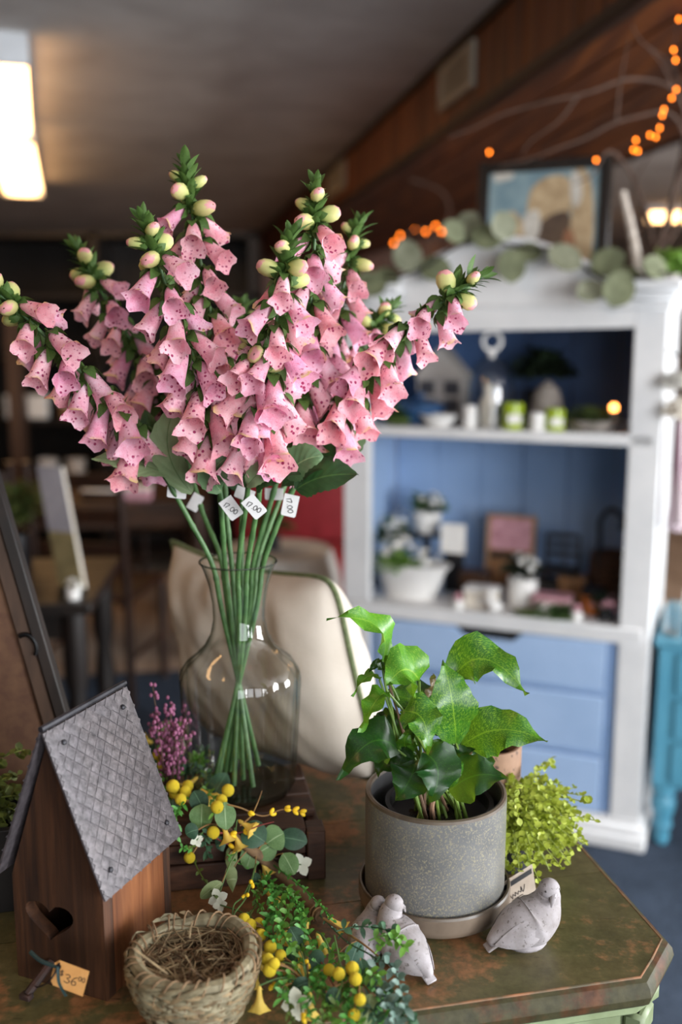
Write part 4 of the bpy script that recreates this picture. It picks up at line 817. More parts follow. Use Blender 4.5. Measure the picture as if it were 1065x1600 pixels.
MB().tube(spline([kn+V((0.001,0,0.004)), kn, at(75,1535,BC.y-0.036), BM @ (pp_+V((-0.004,-0.02,-0.016)))], 5), 0.0008, 6).build('string', M_IRON, tg)

# ================================================================== WOODEN RISER
RB = on(275, 1396, T); RR = on(509, 1374, T); ang = math.degrees(math.atan2(RR.y-RB.y, RR.x-RB.x))
RM_ = RZ(ang, RR); RW, RH, RD = 0.235, 0.064, 0.175      # origin = near right corner
M_RISER = wood('#22120a', '#432819', '#5f3d29', 24, 'X', 0.55, 0.4, 'riser_wood')
ri = thing('wooden_riser', 'dark plank riser box carrying the glass vase', 'riser', RR + RM_.to_3x3() @ V((-RW/2, RD/2, 0)))
for z0, z1 in ((0, 0.03), (0.032, RH-0.010)): MB(RM_).box((-RW, 0.004, z0), (-0.022, 0.018, z1)).build('front_plank', M_RISER, ri, True, 0.0015)
MB(RM_).box((-0.0215, 0.0, 0), (0, 0.030, RH-0.004)).build('corner_block', M_RISER, ri, True, 0.0015)
for z0, z1 in ((0, 0.03), (0.032, RH-0.010)): MB(RM_).box((-0.016, 0.0305, z0), (-0.002, RD, z1)).build('side_plank', M_RISER, ri, True, 0.0015)
for i in range(4): MB(RM_).box((-RW, 0.006+(RD-0.006)*i/4, RH-0.010), (-0.022 if i == 0 else -0.006, 0.006+(RD-0.006)*(i+1)/4-0.0012, RH)).build('top_plank', M_RISER, ri, True, 0.0015)
MB(RM_).box((-RW, RD-0.014, 0), (-0.017, RD, RH-0.0105)).build('back_plank', M_RISER, ri, True, 0.0015)

# ================================================================== GLASS VASE
VC = on(376, 1226, T+RH); VC.y = 1.150; VC = V((at(376, 1100, 1.15).x, 1.150, T+RH))
VP = [(0.001,0.000),(0.052,0.0),(0.060,0.004),(0.0645,0.014),(0.0665,0.04),(0.069,0.085),(0.0715,0.12),(0.0725,0.145),(0.0705,0.156),(0.064,0.166),(0.052,0.176),(0.042,0.187),(0.0345,0.202),(0.0308,0.220),(0.0318,0.240),(0.0355,0.262),(0.0412,0.280),(0.0455,0.290)]
def flute(a, j, z):
    k = 1.0 if 3 <= j <= 8 else (0.8 if j in (9, 10) else (0.35 if j in (2, 11) else 0))
    return 1 + 0.045*k*(abs(math.cos(a*6.0))**0.6-0.6)
mb = MB(Matrix.Translation(VC)); mb.lathe([VP[1]]+[(r, z) for r, z in VP[2:]], 96, mod=lambda a, j, z: flute(a, j+1, z))
va = thing('glass_vase', 'clear fluted glass vase with narrow neck and flared lip', 'vase', VC)
mb.build('glass_body', thin_glass('vase_glass', '#fdfefc', 0.015, 0.5, 1.8), va)
MB(Matrix.Translation(VC)).lathe([(0.001,0.002),(0.052,0.002),(0.060,0.006),(0.063,0.014),(0.05,0.012),(0.001,0.010)], 48).build('thick_base', thin_glass('vase_base_glass', '#d3d8d0', 0.03, 0.5, 1.0), va)
MB(Matrix.Translation(VC)).ring((0,0,0.290), 0.0455, 0.0013, 64, 8).build('lip', thin_glass('vase_lip_glass', '#c9d0c8', 0.02, 0.5, 3.0), va)

# ================================================================== CUSHION
M_CUSH = NT('cream_canvas'); v = M_CUSH.coords('Object'); f = M_CUSH.noise(v, 420, 2); g = M_CUSH.noise(v, 7, 4)
M_CUSH.set(M_CUSH.ramp(g, [(0.3,'#b0a699'),(0.7,'#c2b9ae')]), 0.9, spec=0.15); M_CUSH.bump(M_CUSH.mix(0.85, f, g), 0.5, 0.004); M_CUSH = M_CUSH.m
M_PIPE = pm('#4f5a3a', '#67724c', 200, 0.85, bump=0.2, name='green_piping')
cTL, cTR, cBR, cBL = at(270, 846, 1.52), at(524, 896, 1.29), at(604, 1232, 1.215), at(336, 1142, 1.46)
def bil(u, v_): return (cTL*(1-u)+cTR*u)*v_ + (cBL*(1-u)+cBR*u)*(1-v_)
cn = (cTR-cTL).cross(cBL-cTL).normalized()
if cn.y > 0: cn = -cn
def edge_pt(u, v_):                                    # rounded outline: sides slightly concave, corners softened
    a, b = 2*u-1, 2*v_-1
    p_ = bil(0.5+0.5*a*(1-0.05*(1-b*b)), 0.5+0.5*b*(1-(0.13 if b > 0 else 0.05)*(1-a*a)))
    c_ = bil(0.5, 0.5); k = (abs(a)*abs(b))**6; return p_.lerp(c_, (0.10 if a > 0 else 0.0)*k)
N_ = 48; grid = {}; mb = MB(); vs_, fs_ = [], []
for side in (1, -1):
    for i in range(N_+1):
        for j in range(N_+1):
            u, v_ = i/N_, j/N_; a, b = 2*u-1, 2*v_-1; h = 0.10*(max(0,1-a**4)**0.6)*(max(0,1-b**4)**0.6)*(0.78+0.22*(1-b)/2)
            p_ = edge_pt(u, v_); h *= 1+0.22*noise.noise(p_*8); wr = (0.014*noise.noise(V((p_.x*20, p_.z*13, side)))+0.007*noise.noise(V((p_.x*50+p_.z*30, p_.z*18, side))))*(1-abs(a)**6)*(1-abs(b)**6)
            vs_.append(p_ + cn*(side*h+wr))
    o_ = (0 if side == 1 else (N_+1)**2)
    for i in range(N_):
        for j in range(N_):
            q = (o_+i*(N_+1)+j, o_+(i+1)*(N_+1)+j, o_+(i+1)*(N_+1)+j+1, o_+i*(N_+1)+j+1); fs_.append(q if side == 1 else q[::-1])
dz = min(v_.z for v_ in vs_)
SH = V((0, 0, max(0, T+0.0015-dz)))
mb.add([v_+SH for v_ in vs_], fs_)
cu = thing('cushion', 'cream canvas cushion with green piping leaning behind the vase', 'cushion', V((bil(.5,0).x, bil(.5,0).y, T)))
mb.build('cover', M_CUSH, cu, True, angle=80)
loop = [edge_pt(i/40, 0) for i in range(40)]+[edge_pt(1, i/40) for i in range(40)]+[edge_pt(1-i/40, 1) for i in range(40)]+[edge_pt(0, 1-i/40) for i in range(41)]
MB().tube([q+SH+cn*0.001 for q in loop], 0.0042, 8).build('piping', M_PIPE, cu)

# ================================================================== GREY POT AND SAUCER
m = NT('speckled_stoneware'); v = m.coords('Object'); sp = m.noise(v, 430, 3, 0.6); cl_ = m.noise(v, 16, 3); sp2 = m.noise(v, 520, 1, 0.5)
base = m.ramp(cl_, [(0.3,'#5c5c5c'),(0.7,'#70706f')]); mk = m.ramp(sp, [(0.54,'#000000'),(0.66,'#c0c0c0')]); mk2 = m.ramp(sp2, [(0.60,'#000000'),(0.66,'#ffffff')])
m.set(m.mix(mk2, m.mix(mk, base, '#9a9278'), '#8a8470'), 0.33); m.bump(sp, 0.12, 0.001); M_POT = m.m
M_SAUC = pm('#63564a', '#786a5c', 25, 0.38, name='taupe_glaze'); M_RIM = pm('#4f4439', '#63574a', 40, 0.4, name='rim_glaze'); M_INP = pm('#3a3a3c', '#4c4b4c', 20, 0.4, name='pot_interior')
PC = V((0.1030, 1.012, T+0.012)); PR, PH = 0.0765, 0.121
po = thing('plant_pot', 'grey speckled stoneware cylinder pot', 'pot', PC)
MB(Matrix.Translation(PC)).lathe([(0.001,0.0),(PR-0.007,0.0),(PR-0.003,0.002),(PR-0.0005,0.007),(PR,0.015),(PR,PH-0.004)], 72).build('outer_wall', M_POT, po)
MB(Matrix.Translation(PC)).lathe([(PR,PH-0.004),(PR-0.0005,PH-0.001),(PR-0.003,PH),(PR-0.0055,PH-0.001),(PR-0.006,PH-0.004)], 72).build('rim', M_RIM, po)
MB(Matrix.Translation(PC)).lathe([(PR-0.006,PH-0.004),(PR-0.006,0.012),(0.001,0.010)], 56).build('inner_wall', M_INP, po)
SC = V((PC.x, PC.y, T)); SR = 0.0835
sa = thing('saucer', 'taupe glazed saucer under the grey speckled pot', 'saucer', SC)
MB(Matrix.Translation(SC)).lathe([(0.001,0.002),(SR-0.014,0.0),(SR-0.008,0.002),(SR-0.002,0.006),(SR,0.012),(SR,0.026)], 72).build('outer_wall', M_SAUC, sa)
MB(Matrix.Translation(SC)).lathe([(SR,0.026),(SR-0.001,0.0285),(SR-0.003,0.0285),(SR-0.004,0.026),(SR-0.0045,0.0118),(0.001,0.0115)], 72).build('inner_dish', M_RIM, sa)
# black nursery pot inside with the plant
NP = V((PC.x+0.004, PC.y, PC.z+0.0125))
pl = thing('potted_plant', 'leafy green plant with yellow-flecked pointed leaves in the grey pot', 'plant', NP)
MB(Matrix.Translation(NP)).lathe([(0.001,0),(0.044,0),(0.055,0.088),(0.059,0.09),(0.059,0.094),(0.054,0.094),(0.052,0.082),(0.001,0.081)], 40).build('nursery_pot', pm('#08080a','#101012',20,0.4,name='black_plastic'), pl)
tuft('soil_bark', M_SOIL, pl, NP+V((0,0,0.08)), 0.045, 120, 0.012, 0.008, seed=7, squash=0.1)
def leafmat(name, dark, mid, fleck, amount, rough=0.32):
    m = NT(name); uv = m.n('TexCoord').outputs['UV']; sep = m.n('SeparateXYZ'); m.l(uv, sep.inputs[0])
    ab = m.n('Math', operation='ABSOLUTE'); s1 = m.n('Math', operation='SUBTRACT'); s1.inputs[1].default_value = 0.5; m.l(sep.outputs[0], s1.inputs[0]); m.l(s1.outputs[0], ab.inputs[0])
    # coordinate across lateral veins: along the leaf minus a little outward rake
    rk = m.n('Math', operation='MULTIPLY_ADD'); m.l(ab.outputs[0], rk.inputs[0]); rk.inputs[1].default_value = -0.55; m.l(sep.outputs[1], rk.inputs[2])
    cv = m.n('CombineXYZ'); m.l(s1.outputs[0], cv.inputs[0]); m.l(rk.outputs[0], cv.inputs[1])
    mp = m.n('Mapping'); mp.inputs['Scale'].default_value = (24, 100, 1); m.l(cv.outputs[0], mp.inputs[0])
    nz = m.noise(mp.outputs[0], 1.0, 2, 0.6); nz2 = m.noise(m.coords('Object'), 40, 3)
    fl = m.ramp(nz, [(0.52+amount, '#000000'), (0.60+amount, '#ffffff')]); b = m.ramp(nz2, [(0.3, dark), (0.7, mid)])
    rib = m.ramp(ab.outputs[0], [(0.0,'#ffffff'),(0.022,'#000000')])
    c = m.mix(rib, m.mix(fl, b, fleck), fleck)
    m.set(c, rough); m.bump(nz, 0.12, 0.001); m.translucent(m.mix(0.5, c, '#8fae20'), 0.28); return m.m
ML_D = leafmat('leaf_dark', '#0c2a12', '#1a4519', '#35651f', 0.05); ML_M = leafmat('leaf_mid', '#1c4f17', '#2f701c', '#7aa32a', 0.0); ML_L = leafmat('leaf_light', '#3d7a1c', '#5b9a28', '#92b840', 0.04)
ML_T = leafmat('leaf_dry', '#5a4a34', '#7a6844', '#8f8257', 0.1)
def pprof(u):
    tb = [(0,.06),(.06,.45),(.18,.85),(.32,1.0),(.5,.92),(.68,.66),(.83,.36),(.93,.14),(1,.0)]
    for (a, b), (c, d) in zip(tb, tb[1:]):
        if u <= c: return b+(d-b)*(u-a)/(c-a)
    return 0
def P3(q, Y): return at(q[0], q[1], Y)
LEAVES = [ # base, mid, tip (photo px), their distances, width px, normal, material, fold, wave
 ((598,1037),(588,978),(510,966),(1.00,.985,.97),46,(.35,-.55,.9),ML_L,.35,.004),
 ((593,1062),(575,1056),(549,1088),(.99,.98,.97),22,(-.3,-.3,1),ML_L,.3,.002),
 ((606,1082),(585,1098),(561,1150),(.985,.975,.965),34,(-.6,-.6,.6),ML_L,.35,.003),
 ((655,1064),(632,1046),(604,1072),(.985,.965,.955),74,(-.1,-.8,.65),ML_L,.2,.004),
 ((676,1112),(640,1092),(594,1088),(1.02,1.01,.99),52,(0,-.6,.9),ML_M,.25,.004),
 ((712,1160),(706,1095),(692,1030),(.985,.97,.985),66,(.25,-1,.25),ML_M,.18,.003),
 ((706,1062),(757,1030),(824,1085),(1.02,1.01,.99),66,(.3,-.75,.7),ML_M,.3,.005),
 ((722,1165),(782,1140),(854,1160),(1.00,.985,.97),66,(.15,-.8,.65),ML_M,.15,.004),
 ((700,1238),(742,1212),(790,1217),(.975,.955,.95),62,(.1,-.75,.7),ML_D,.15,.003),
 ((662,1176),(684,1205),(671,1254),(.95,.935,.93),66,(.25,-1,.45),ML_D,.25,.003),
 ((648,1190),(640,1218),(616,1252),(.96,.945,.94),60,(-.2,-1,.5),ML_D,.2,.003),
 ((621,1172),(578,1160),(528,1219),(.975,.955,.945),66,(-.25,-.7,.75),ML_D,.15,.004),
 ((616,1146),(595,1132),(572,1152),(1.02,1.02,1.01),30,(0,-.4,1),ML_D,.2,.003),
 ((626,1112),(660,1124),(666,1177),(.965,.945,.935),56,(.25,-.85,.6),ML_M,.25,.004),
 ((645,1155),(622,1130),(611,1104),(1.0,1.0,1.0),36,(-.2,-1,.1),ML_D,.2,.003),
 ((694,1146),(678,1118),(666,1092),(1.02,1.02,1.02),38,(.1,-1,.2),ML_D,.2,.003),
 ((672,1160),(690,1180),(700,1206),(.985,.975,.97),36,(.2,-1,.3),ML_M,.2,.003),
 ((668,1100),(676,1078),(676,1052),(1.03,1.03,1.03),22,(.4,-1,.1),ML_T,.3,.003),
 ((702,1206),(715,1180),(741,1172),(1.0,.99,.99),32,(.1,-.8,.6),ML_D,.2,.003),
 ((640,1120),(655,1085),(690,1090),(1.04,1.04,1.03),44,(.0,-.6,.8),ML_D,.25,.003),
 ((633,1168),(625,1190),(612,1210),(.985,.975,.97),34,(-.2,-1,.2),ML_D,.2,.003),
 ((650,1180),(632,1165),(640,1140),(.99,.985,.98),30,(-.1,-1,.2),ML_M,.2,.003),
 ((690,1165),(720,1130),(700,1100),(1.05,1.05,1.05),46,(.1,-1,.2),ML_D,.2,.004),
 ((660,1165),(650,1130),(672,1095),(1.04,1.05,1.05),44,(-.1,-1,.2),ML_M,.2,.004),
 ((640,1190),(605,1190),(590,1215),(1.0,1.0,.99),36,(-.2,-.7,.6),ML_D,.2,.003),
 ((690,1195),(705,1205),(695,1238),(.965,.955,.95),34,(.1,-1,.3),ML_M,.2,.003),
 ((735,1180),(755,1190),(772,1208),(1.02,1.02,1.02),34,(.1,-.8,.6),ML_D,.2,.003),
 ((612,1118),(600,1125),(582,1150),(1.01,1.01,1.0),26,(-.3,-.7,.6),ML_D,.25,.003),
 ((600,1046),(588,1038),(576,1052),(.99,.985,.98),14,(0,-.8,.5),ML_D,.3,.002),
]
M_PET = pm('#5a7a2c', '#7f9a45', 60, 0.5, name='petiole'); M_PETB = pm('#6b5140', '#8a6a52', 60, 0.6, name='woody_stem')
rr = random.Random(4)
for i, (b, mi, tp, Ys, wpx, nr, mt, fo, wv_) in enumerate(LEAVES):
    B_, M2, T_ = P3(b, Ys[0]), P3(mi, Ys[1]), P3(tp, Ys[2]); w_ = 1.22*wpx*mpp(Ys[1], B_.z)
    lf = MB().leaf(B_, M2, T_, w_, nr, 13, 7, fo, wv_*1.5, 2.6, 0.05, pprof, 0, i*1.3, 0.12).build('leaf', mt, pl)
    root = NP+V((rr.uniform(-.028,.028), rr.uniform(-.03,.02), 0.082)); mdp = root.lerp(B_, 0.55)+V((rr.uniform(-.006,.006), 0, 0.008))
    MB().tube(spline([root, mdp, B_], 6), [0.0019]*7+[0.0013]*6, 7).build('petiole', M_PETB if i in (0, 9, 4) else M_PET, pl)
# main upright shoot at left carrying the top leaves
MB().tube(spline([NP+V((-.02,-.01,.082)), P3((622,1180),.99), P3((612,1110),.99), P3((603,1075),.99), P3((596,1030),.995)], 6), 0.0016, 7).build('shoot', M_PET, pl)
MB().tube(spline([NP+V((-.008,-.02,.08)), P3((674,1262),.965), P3((678,1235),.965), P3((676,1190),.97)], 6), 0.003, 8).build('shoot', M_PETB, pl)
# ================================================================== FOXGLOVE STEMS
m = NT('foxglove_petal'); v = m.coords('Object', (1,1,1)); oi = m.n('ObjectInfo'); ad = m.n('VectorMath', operation='ADD'); m.l(v, ad.inputs[0])
cx_ = m.n('CombineXYZ'); mu = m.n('Math', operation='MULTIPLY'); mu.inputs[1].default_value = 37.0; m.l(oi.outputs['Random'], mu.inputs[0]); m.l(mu.outputs[0], cx_.inputs[0]); m.l(cx_.outputs[0], ad.inputs[1])
sp = m.vor(ad.outputs[0], 8.0); sp2 = m.noise(ad.outputs[0], 14, 2); bl = m.noise(ad.outputs[0], 1.9, 3, 0.6); gr = m.noise(ad.outputs[0], 30, 2)
uv = m.n('TexCoord').outputs['UV']; sep = m.n('SeparateXYZ'); m.l(uv, sep.inputs[0])
pinkb = m.mix(m.ramp(bl, [(0.35,'#000000'),(0.65,'#ffffff')]), m.ramp(gr, [(0.3,'#e894a8'),(0.7,'#f4b6c4')]), m.ramp(gr, [(0.3,'#f7c3d1'),(0.7,'#fde0e8')]))
hue = m.ramp(oi.outputs['Random'], [(0.0,'#ffe3e0'),(0.5,'#ffffff'),(1.0,'#f6dcf4')])
pinkb = m.mix(1.0, pinkb, hue, 'MULTIPLY')
palezone = m.ramp(m.noise(ad.outputs[0], 2.6, 2), [(0.44,'#000000'),(0.54,'#ffffff')])
spots = m.mix(1.0, m.ramp(sp, [(0.25,'#ffffff'),(0.34,'#000000')]), palezone, 'MULTIPLY'); spots2 = m.ramp(sp2, [(0.645,'#000000'),(0.69,'#ffffff')])
c = m.mix(m.mix(1.0, palezone, '#8c8c8c', 'MULTIPLY'), pinkb, '#fae0e4'); c = m.mix(spots, c, '#a53a66'); c = m.mix(m.mix(1.0, spots2, '#b0b0b0', 'MULTIPLY'), c, '#b03a63')
# cream-yellow upper lip: one side of the mouth
lipv = m.ramp(sep.outputs[1], [(0.86,'#000000'),(0.99,'#ffffff')]); lipu = m.ramp(sep.outputs[0], [(0.0,'#ffffff'),(0.13,'#ffffff'),(0.2,'#000000'),(0.86,'#000000'),(0.93,'#ffffff')])
lipn = m.ramp(m.noise(ad.outputs[0], 0.9, 1), [(0.45,'#000000'),(0.55,'#ffffff')])
c = m.mix(m.mix(1.0, m.mix(1.0, lipv, lipu, 'MULTIPLY'), lipn, 'MULTIPLY'), c, '#edcf8e')
m.set(c, 0.62, spec=0.25); m.bump(gr, 0.15, 0.05); m.translucent(c, 0.30); M_PETAL = m.m
m = NT('foxglove_bud'); uv = m.n('TexCoord').outputs['UV']; sep = m.n('SeparateXYZ'); m.l(uv, sep.inputs[0]); nz = m.noise(m.coords('Object'), 3, 3); mx_ = m.n('Math', operation='MULTIPLY_ADD'); m.l(nz, mx_.inputs[0]); mx_.inputs[1].default_value = 0.5; m.l(sep.outputs[1], mx_.inputs[2])
c = m.ramp(mx_.outputs[0], [(0.25,'#7f9646'),(0.6,'#b9c272'),(0.95,'#d9cf8e'),(1.15,'#e8a3a6')]); m.set(c, 0.6); m.translucent(c, 0.25); M_BUD = m.m
M_CAL = pm('#2f4a1c', '#56752f', 60, 0.65, name='calyx_green', trans=0.12); M_FSTEM = pm('#35562a', '#4f7440', 70, 0.5, name='foxglove_stem'); M_FSTEMT = pm('#33521f', '#4d6f30', 70, 0.6, name='foxglove_upper_stem')
def fleafmat(name, a, b, vein):
    m = NT(name); uv = m.n('TexCoord').outputs['UV']; sep = m.n('SeparateXYZ'); m.l(uv, sep.inputs[0])
    s1 = m.n('Math', operation='SUBTRACT'); s1.inputs[1].default_value = 0.5; m.l(sep.outputs[0], s1.inputs[0]); ab = m.n('Math', operation='ABSOLUTE'); m.l(s1.outputs[0], ab.inputs[0])
    rk = m.n('Math', operation='MULTIPLY_ADD'); m.l(ab.outputs[0], rk.inputs[0]); rk.inputs[1].default_value = -0.6; m.l(sep.outputs[1], rk.inputs[2])
    w9 = m.n('Math', operation='MULTIPLY'); w9.inputs[1].default_value = 44; m.l(rk.outputs[0], w9.inputs[0]); sn = m.n('Math', operation='SINE'); m.l(w9.outputs[0], sn.inputs[0])
    lat = m.ramp(sn.outputs[0], [(0.93,'#000000'),(1.0,'#ffffff')]); rib = m.ramp(ab.outputs[0], [(0.0,'#ffffff'),(0.03,'#000000')])
    c = m.ramp(m.noise(m.coords('Object'), 35, 4), [(0.3, a), (0.7, b)]); c = m.mix(m.mix(1.0, lat, '#606060', 'MULTIPLY'), c, vein); c = m.mix(rib, c, vein)
    m.set(c, 0.6); m.bump(sn.outputs[0], 0.15, 0.001); m.translucent(c, 0.22); return m.m
MF_P = fleafmat('foxglove_leaf_pale', '#6c8259', '#869a70', '#4f6a3c'); MF_D = fleafmat('foxglove_leaf_dark', '#1f3d1e', '#33562a', '#4d7038'); MF_M = fleafmat('foxglove_leaf_mid', '#47653f', '#5f7d54', '#7d9868')
# bell meshes: local -Z is the way the flower opens, length 1
def bell_mesh(seed):
    rr = random.Random(seed); n, rings = 16, [(0,.06),(.05,.13),(.15,.185),(.3,.215),(.5,.235),(.7,.255),(.84,.275),(.93,.315),(1.0,.36)]
    ph = [rr.uniform(0, 6.28) for _ in range(4)]; vs_, uv_, fs_ = [], [], []
    for j, (t_, r) in enumerate(rings):
        for i in range(n):
            a = 2*math.pi*i/n; lobe = math.cos(2.5*a+ph[0])*0.5+0.5
            ex = (t_**4)*(0.045*math.cos(4*a+ph[1]) + 0.16*(1-math.cos(a))*0.5 - 0.05); rr_ = r*(1+0.09*math.sin(3*a+ph[2])*t_ + (t_**6)*0.13*math.cos(4*a+ph[1]))*(1.0 if j else 1)
            flat_ = 0.80+0.2*t_
            vs_.append((rr_*math.cos(a), rr_*math.sin(a)*flat_, -(t_+ex) - 0.03*math.sin(a*4+ph[3])*t_**3)); uv_.append((i/n, t_))
    for j in range(len(rings)-1):
        for i in range(n):
            a, b = j*n+i, j*n+(i+1) % n; fs_.append((a, a+n, b+n, b))
    mb = MB(); mb.add(vs_, fs_, None, uv_); me = mb.mesh('foxglove_bell_mesh', True, angle=75); me.materials.append(M_PETAL); return me
BELLS = [bell_mesh(k) for k in range(5)]
mb = MB()
for k in range(5):
    a = k*1.2566; d = V((math.cos(a), math.sin(a), 0)); mb.leaf((0,0,0.05), d*0.20+V((0,0,-.10)), d*0.25+V((0,0,-.42)), 0.30, d, 5, 3, 0.2)
mb.ball((0,0,0.0), 0.12, 8); mb.tube([(0,0,0.05),(0,0,0.25)], 0.035, 6)
CALYX = mb.mesh('calyx_mesh', True, angle=70); CALYX.materials.append(M_CAL)
def bud_mesh(seed):
    rr = random.Random(seed); mb = MB(); prof = [(0.02,0),(0.20,-.08),(0.31,-.3),(0.34,-.55),(0.28,-.8),(0.15,-.96),(0.03,-0.99)]
    mb.lathe(prof, 12, None, mod=lambda a, j, z: 1+0.30*math.cos(2*a+seed)*(j/6)); me = mb.mesh('bud_mesh', True, angle=75); me.materials.append(M_BUD); return me
BUDS = [bud_mesh(k) for k in range(3)]
def bract_mesh():
    mb = MB(); mb.leaf((0,0,0), (0,0.10,-.5), (0,0.05,-1), 0.36, (0,1,0.2), 7, 5, 0.25); me = mb.mesh('bract_mesh', True, angle=75); me.materials.append(M_CAL); return me
BRACT = bract_mesh()
def along(sp, f):
    L = [0.0]
    for a, b in zip(sp, sp[1:]): L.append(L[-1]+(b-a).length)
    t_ = f*L[-1]
    for i in range(len(sp)-1):
        if L[i+1] >= t_:
            k = (t_-L[i])/max(1e-9, L[i+1]-L[i]); return sp[i].lerp(sp[i+1], k), (sp[i+1]-sp[i]).normalized(), L[-1]
    return sp[-1], (sp[-1]-sp[-2]).normalized(), L[-1]
FOX = [ # label, photo px path from vase lip up, distances at lip / mid / tip, seed, first flower height fraction
 ('foxglove stem arching out furthest left of the bouquet', [(333,905),(297,815),(252,735),(200,655),(120,575),(50,505),(-25,440)], (1.135,1.10,1.06), 0.40, 1),
 ('foxglove stem with bud tip left of the tall pair', [(345,900),(316,800),(285,700),(240,590),(178,490),(118,388)], (1.18,1.23,1.27), 0.42, 2),
 ('foxglove stem with blurred green tip in front of the tallest one', [(352,900),(345,790),(336,700),(315,600),(272,480),(222,345)], (1.13,1.07,1.02), 0.42, 3),
 ('tallest foxglove stem of the bouquet', [(362,905),(352,780),(352,680),(345,570),(315,420),(287,255)], (1.15,1.15,1.15), 0.36, 4),
 ('foxglove stem at the middle back of the bouquet', [(378,905),(378,780),(380,700),(378,610),(372,540),(380,480)], (1.18,1.24,1.30), 0.52, 5),
 ('foxglove stem nearest the camera with blurred yellow buds', [(386,905),(402,790),(413,700),(422,610),(432,500),(455,370)], (1.125,1.06,1.0), 0.46, 6),
 ('tall foxglove stem with serrated green tip right of centre', [(396,905),(424,780),(452,680),(474,570),(488,440),(493,290)], (1.15,1.14,1.13), 0.36, 7),
 ('foxglove stem behind the tall right one, tip leaning right', [(404,900),(440,770),(478,650),(515,530),(540,430),(562,350)], (1.175,1.22,1.25), 0.45, 8),
 ('foxglove stem reaching furthest right over the hutch', [(412,905),(450,780),(500,690),(560,600),(640,510),(752,432)], (1.15,1.13,1.12), 0.46, 9),
 ('foxglove stem behind the furthest right one', [(416,900),(452,775),(490,680),(535,590),(580,525),(612,480)], (1.18,1.25,1.30), 0.48, 10),
 ('short foxglove stem low in the middle of the bouquet', [(372,905),(384,790),(392,720),(398,650),(400,590),(404,520)], (1.12,1.06,1.03), 0.60, 11),
]
foxo = []
for label, px_, (ya, yb_, yc_), f0, sd in FOX:
    rr = random.Random(sd*13); n = len(px_)
    up = [at(x, y, (ya+(yb_-ya)*2*i/(n-1)) if i <= (n-1)/2 else (yb_+(yc_-yb_)*(2*i/(n-1)-1))) for i, (x, y) in enumerate(px_)]
    lip = up[0]; nk = V((VC.x+(lip.x-VC.x)*0.45, VC.y+(lip.y-VC.y)*0.45, VC.z+0.215)); ba = V((VC.x-(lip.x-VC.x)*0.55-0.012, VC.y-(lip.y-VC.y)*0.6, VC.z+0.012+0.02*rr.random()))
    # keep inside the glass
    off = V((lip.x-VC.x, lip.y-VC.y)); 
    if off.length > 0.040: off = off.normalized()*0.040
    lip = V((VC.x+off.x, VC.y+off.y, VC.z+0.287))
    nk = V((VC.x+off.x*0.62, VC.y+off.y*0.62, VC.z+0.222)); bo = V((-off.x*0.9-0.006, -off.y*0.9)); ba = V((VC.x+bo.x, VC.y+bo.y, VC.z+0.013+0.02*rr.random()))
    sp = spline([ba, nk, lip]+up[1:], 10); low = len(spline([ba, nk, lip], 10))-1
    t = thing('foxglove_stem', label, 'flower stem', ba, 'foxglove stems in the glass vase'); foxo.append((t, sp))
    nsp = len(sp); rs = [0.0030 if i < nsp*0.45 else 0.0030-0.0015*(i-nsp*0.45)/(nsp*0.55) for i in range(nsp)]
    nodes = set(int(nsp*k) for k in (0.22, 0.36, 0.45)); rs = [r*1.22 if i in nodes else r for i, r in enumerate(rs)]
    MB().tube(sp, rs, 10).build('stalk', M_FSTEM, t)
    upl = sp[low:]; _, _, L = along(upl, 0)
    Lf = L*(1-f0); step = 0.0100; cnt = max(8, int(Lf*0.86/step)); ang_ = rr.uniform(0, 6.28)
    for k in range(cnt):
        fr = f0+(1-f0)*(0.02+0.86*k/cnt); q, tn, _ = along(upl, fr); ang_ += 2.39996+rr.uniform(-.35,.35)
        rel = k/cnt; sz = (0.0490-0.014*rel)*rr.uniform(0.9,1.1); side = tn.orthogonal().normalized(); side = Matrix.Rotation(ang_, 3, tn) @ side
        d = (side*(0.52+0.25*rel) + V((0,0,-1))*(1.1-0.35*rel)*rr.uniform(.8,1.15) + V((0,-0.12-0.35*rr.random(),0))).normalized()
        base_ = q + side*0.006 + d*0.003
        Mx = frame_z(-d, V((rr.uniform(-.4,.4),-0.5,1)), base_, sz) @ Matrix.Rotation(rr.uniform(-.6,.6)+ (math.pi/2), 4, 'Z')
        fl = inst('flower', BELLS[rr.randrange(5)], t, Mx); ORG[fl.name] = ORG[t.name]
        ca = bpy.data.objects.new('calyx', CALYX); COL.objects.link(ca); ca.parent = fl
        if k % 2 == 0:
            d2 = (side*0.8+tn*0.5+V((0,0,-.1))).normalized(); sd2 = Matrix.Rotation(1.2, 3, tn) @ d2
            inst('bract', BRACT, t, frame_z(-sd2, V((0,0,1)), q+side*0.002, 0.017*rr.uniform(.8,1.3)))
    # bud cluster and leafy tip
    for k in range(9):
        fr = (0.885+0.10*k/5) if k < 5 else (0.89+0.11*(k-4)/5); q, tn, _ = along(upl, fr); ang_ += 2.4; side = Matrix.Rotation(ang_, 3, tn) @ tn.orthogonal().normalized()
        d = (side*0.75+tn*(0.2+0.6*k/9)+V((0,0,-.15+.1*k/9))).normalized()
        if k < 5:
            bd = inst('bud', BUDS[k % 3], t, frame_z(-d, V((0,0,1)), q+side*0.003, (0.029-0.0022*k)*rr.uniform(.9,1.1)))
            ca = bpy.data.objects.new('calyx', CALYX); COL.objects.link(ca); ca.parent = bd; ca.scale = (1.25,1.25,1.0)
        for w_ in range(3):
            d2 = (Matrix.Rotation(1.1+w_*2.1, 3, tn) @ (side*0.7+tn*(0.45+0.5*k/9))).normalized(); inst('bract', BRACT, t, frame_z(-d2, V((0,0,1)), q, (0.030 if w_ else 0.022)*rr.uniform(.7,1.1)))
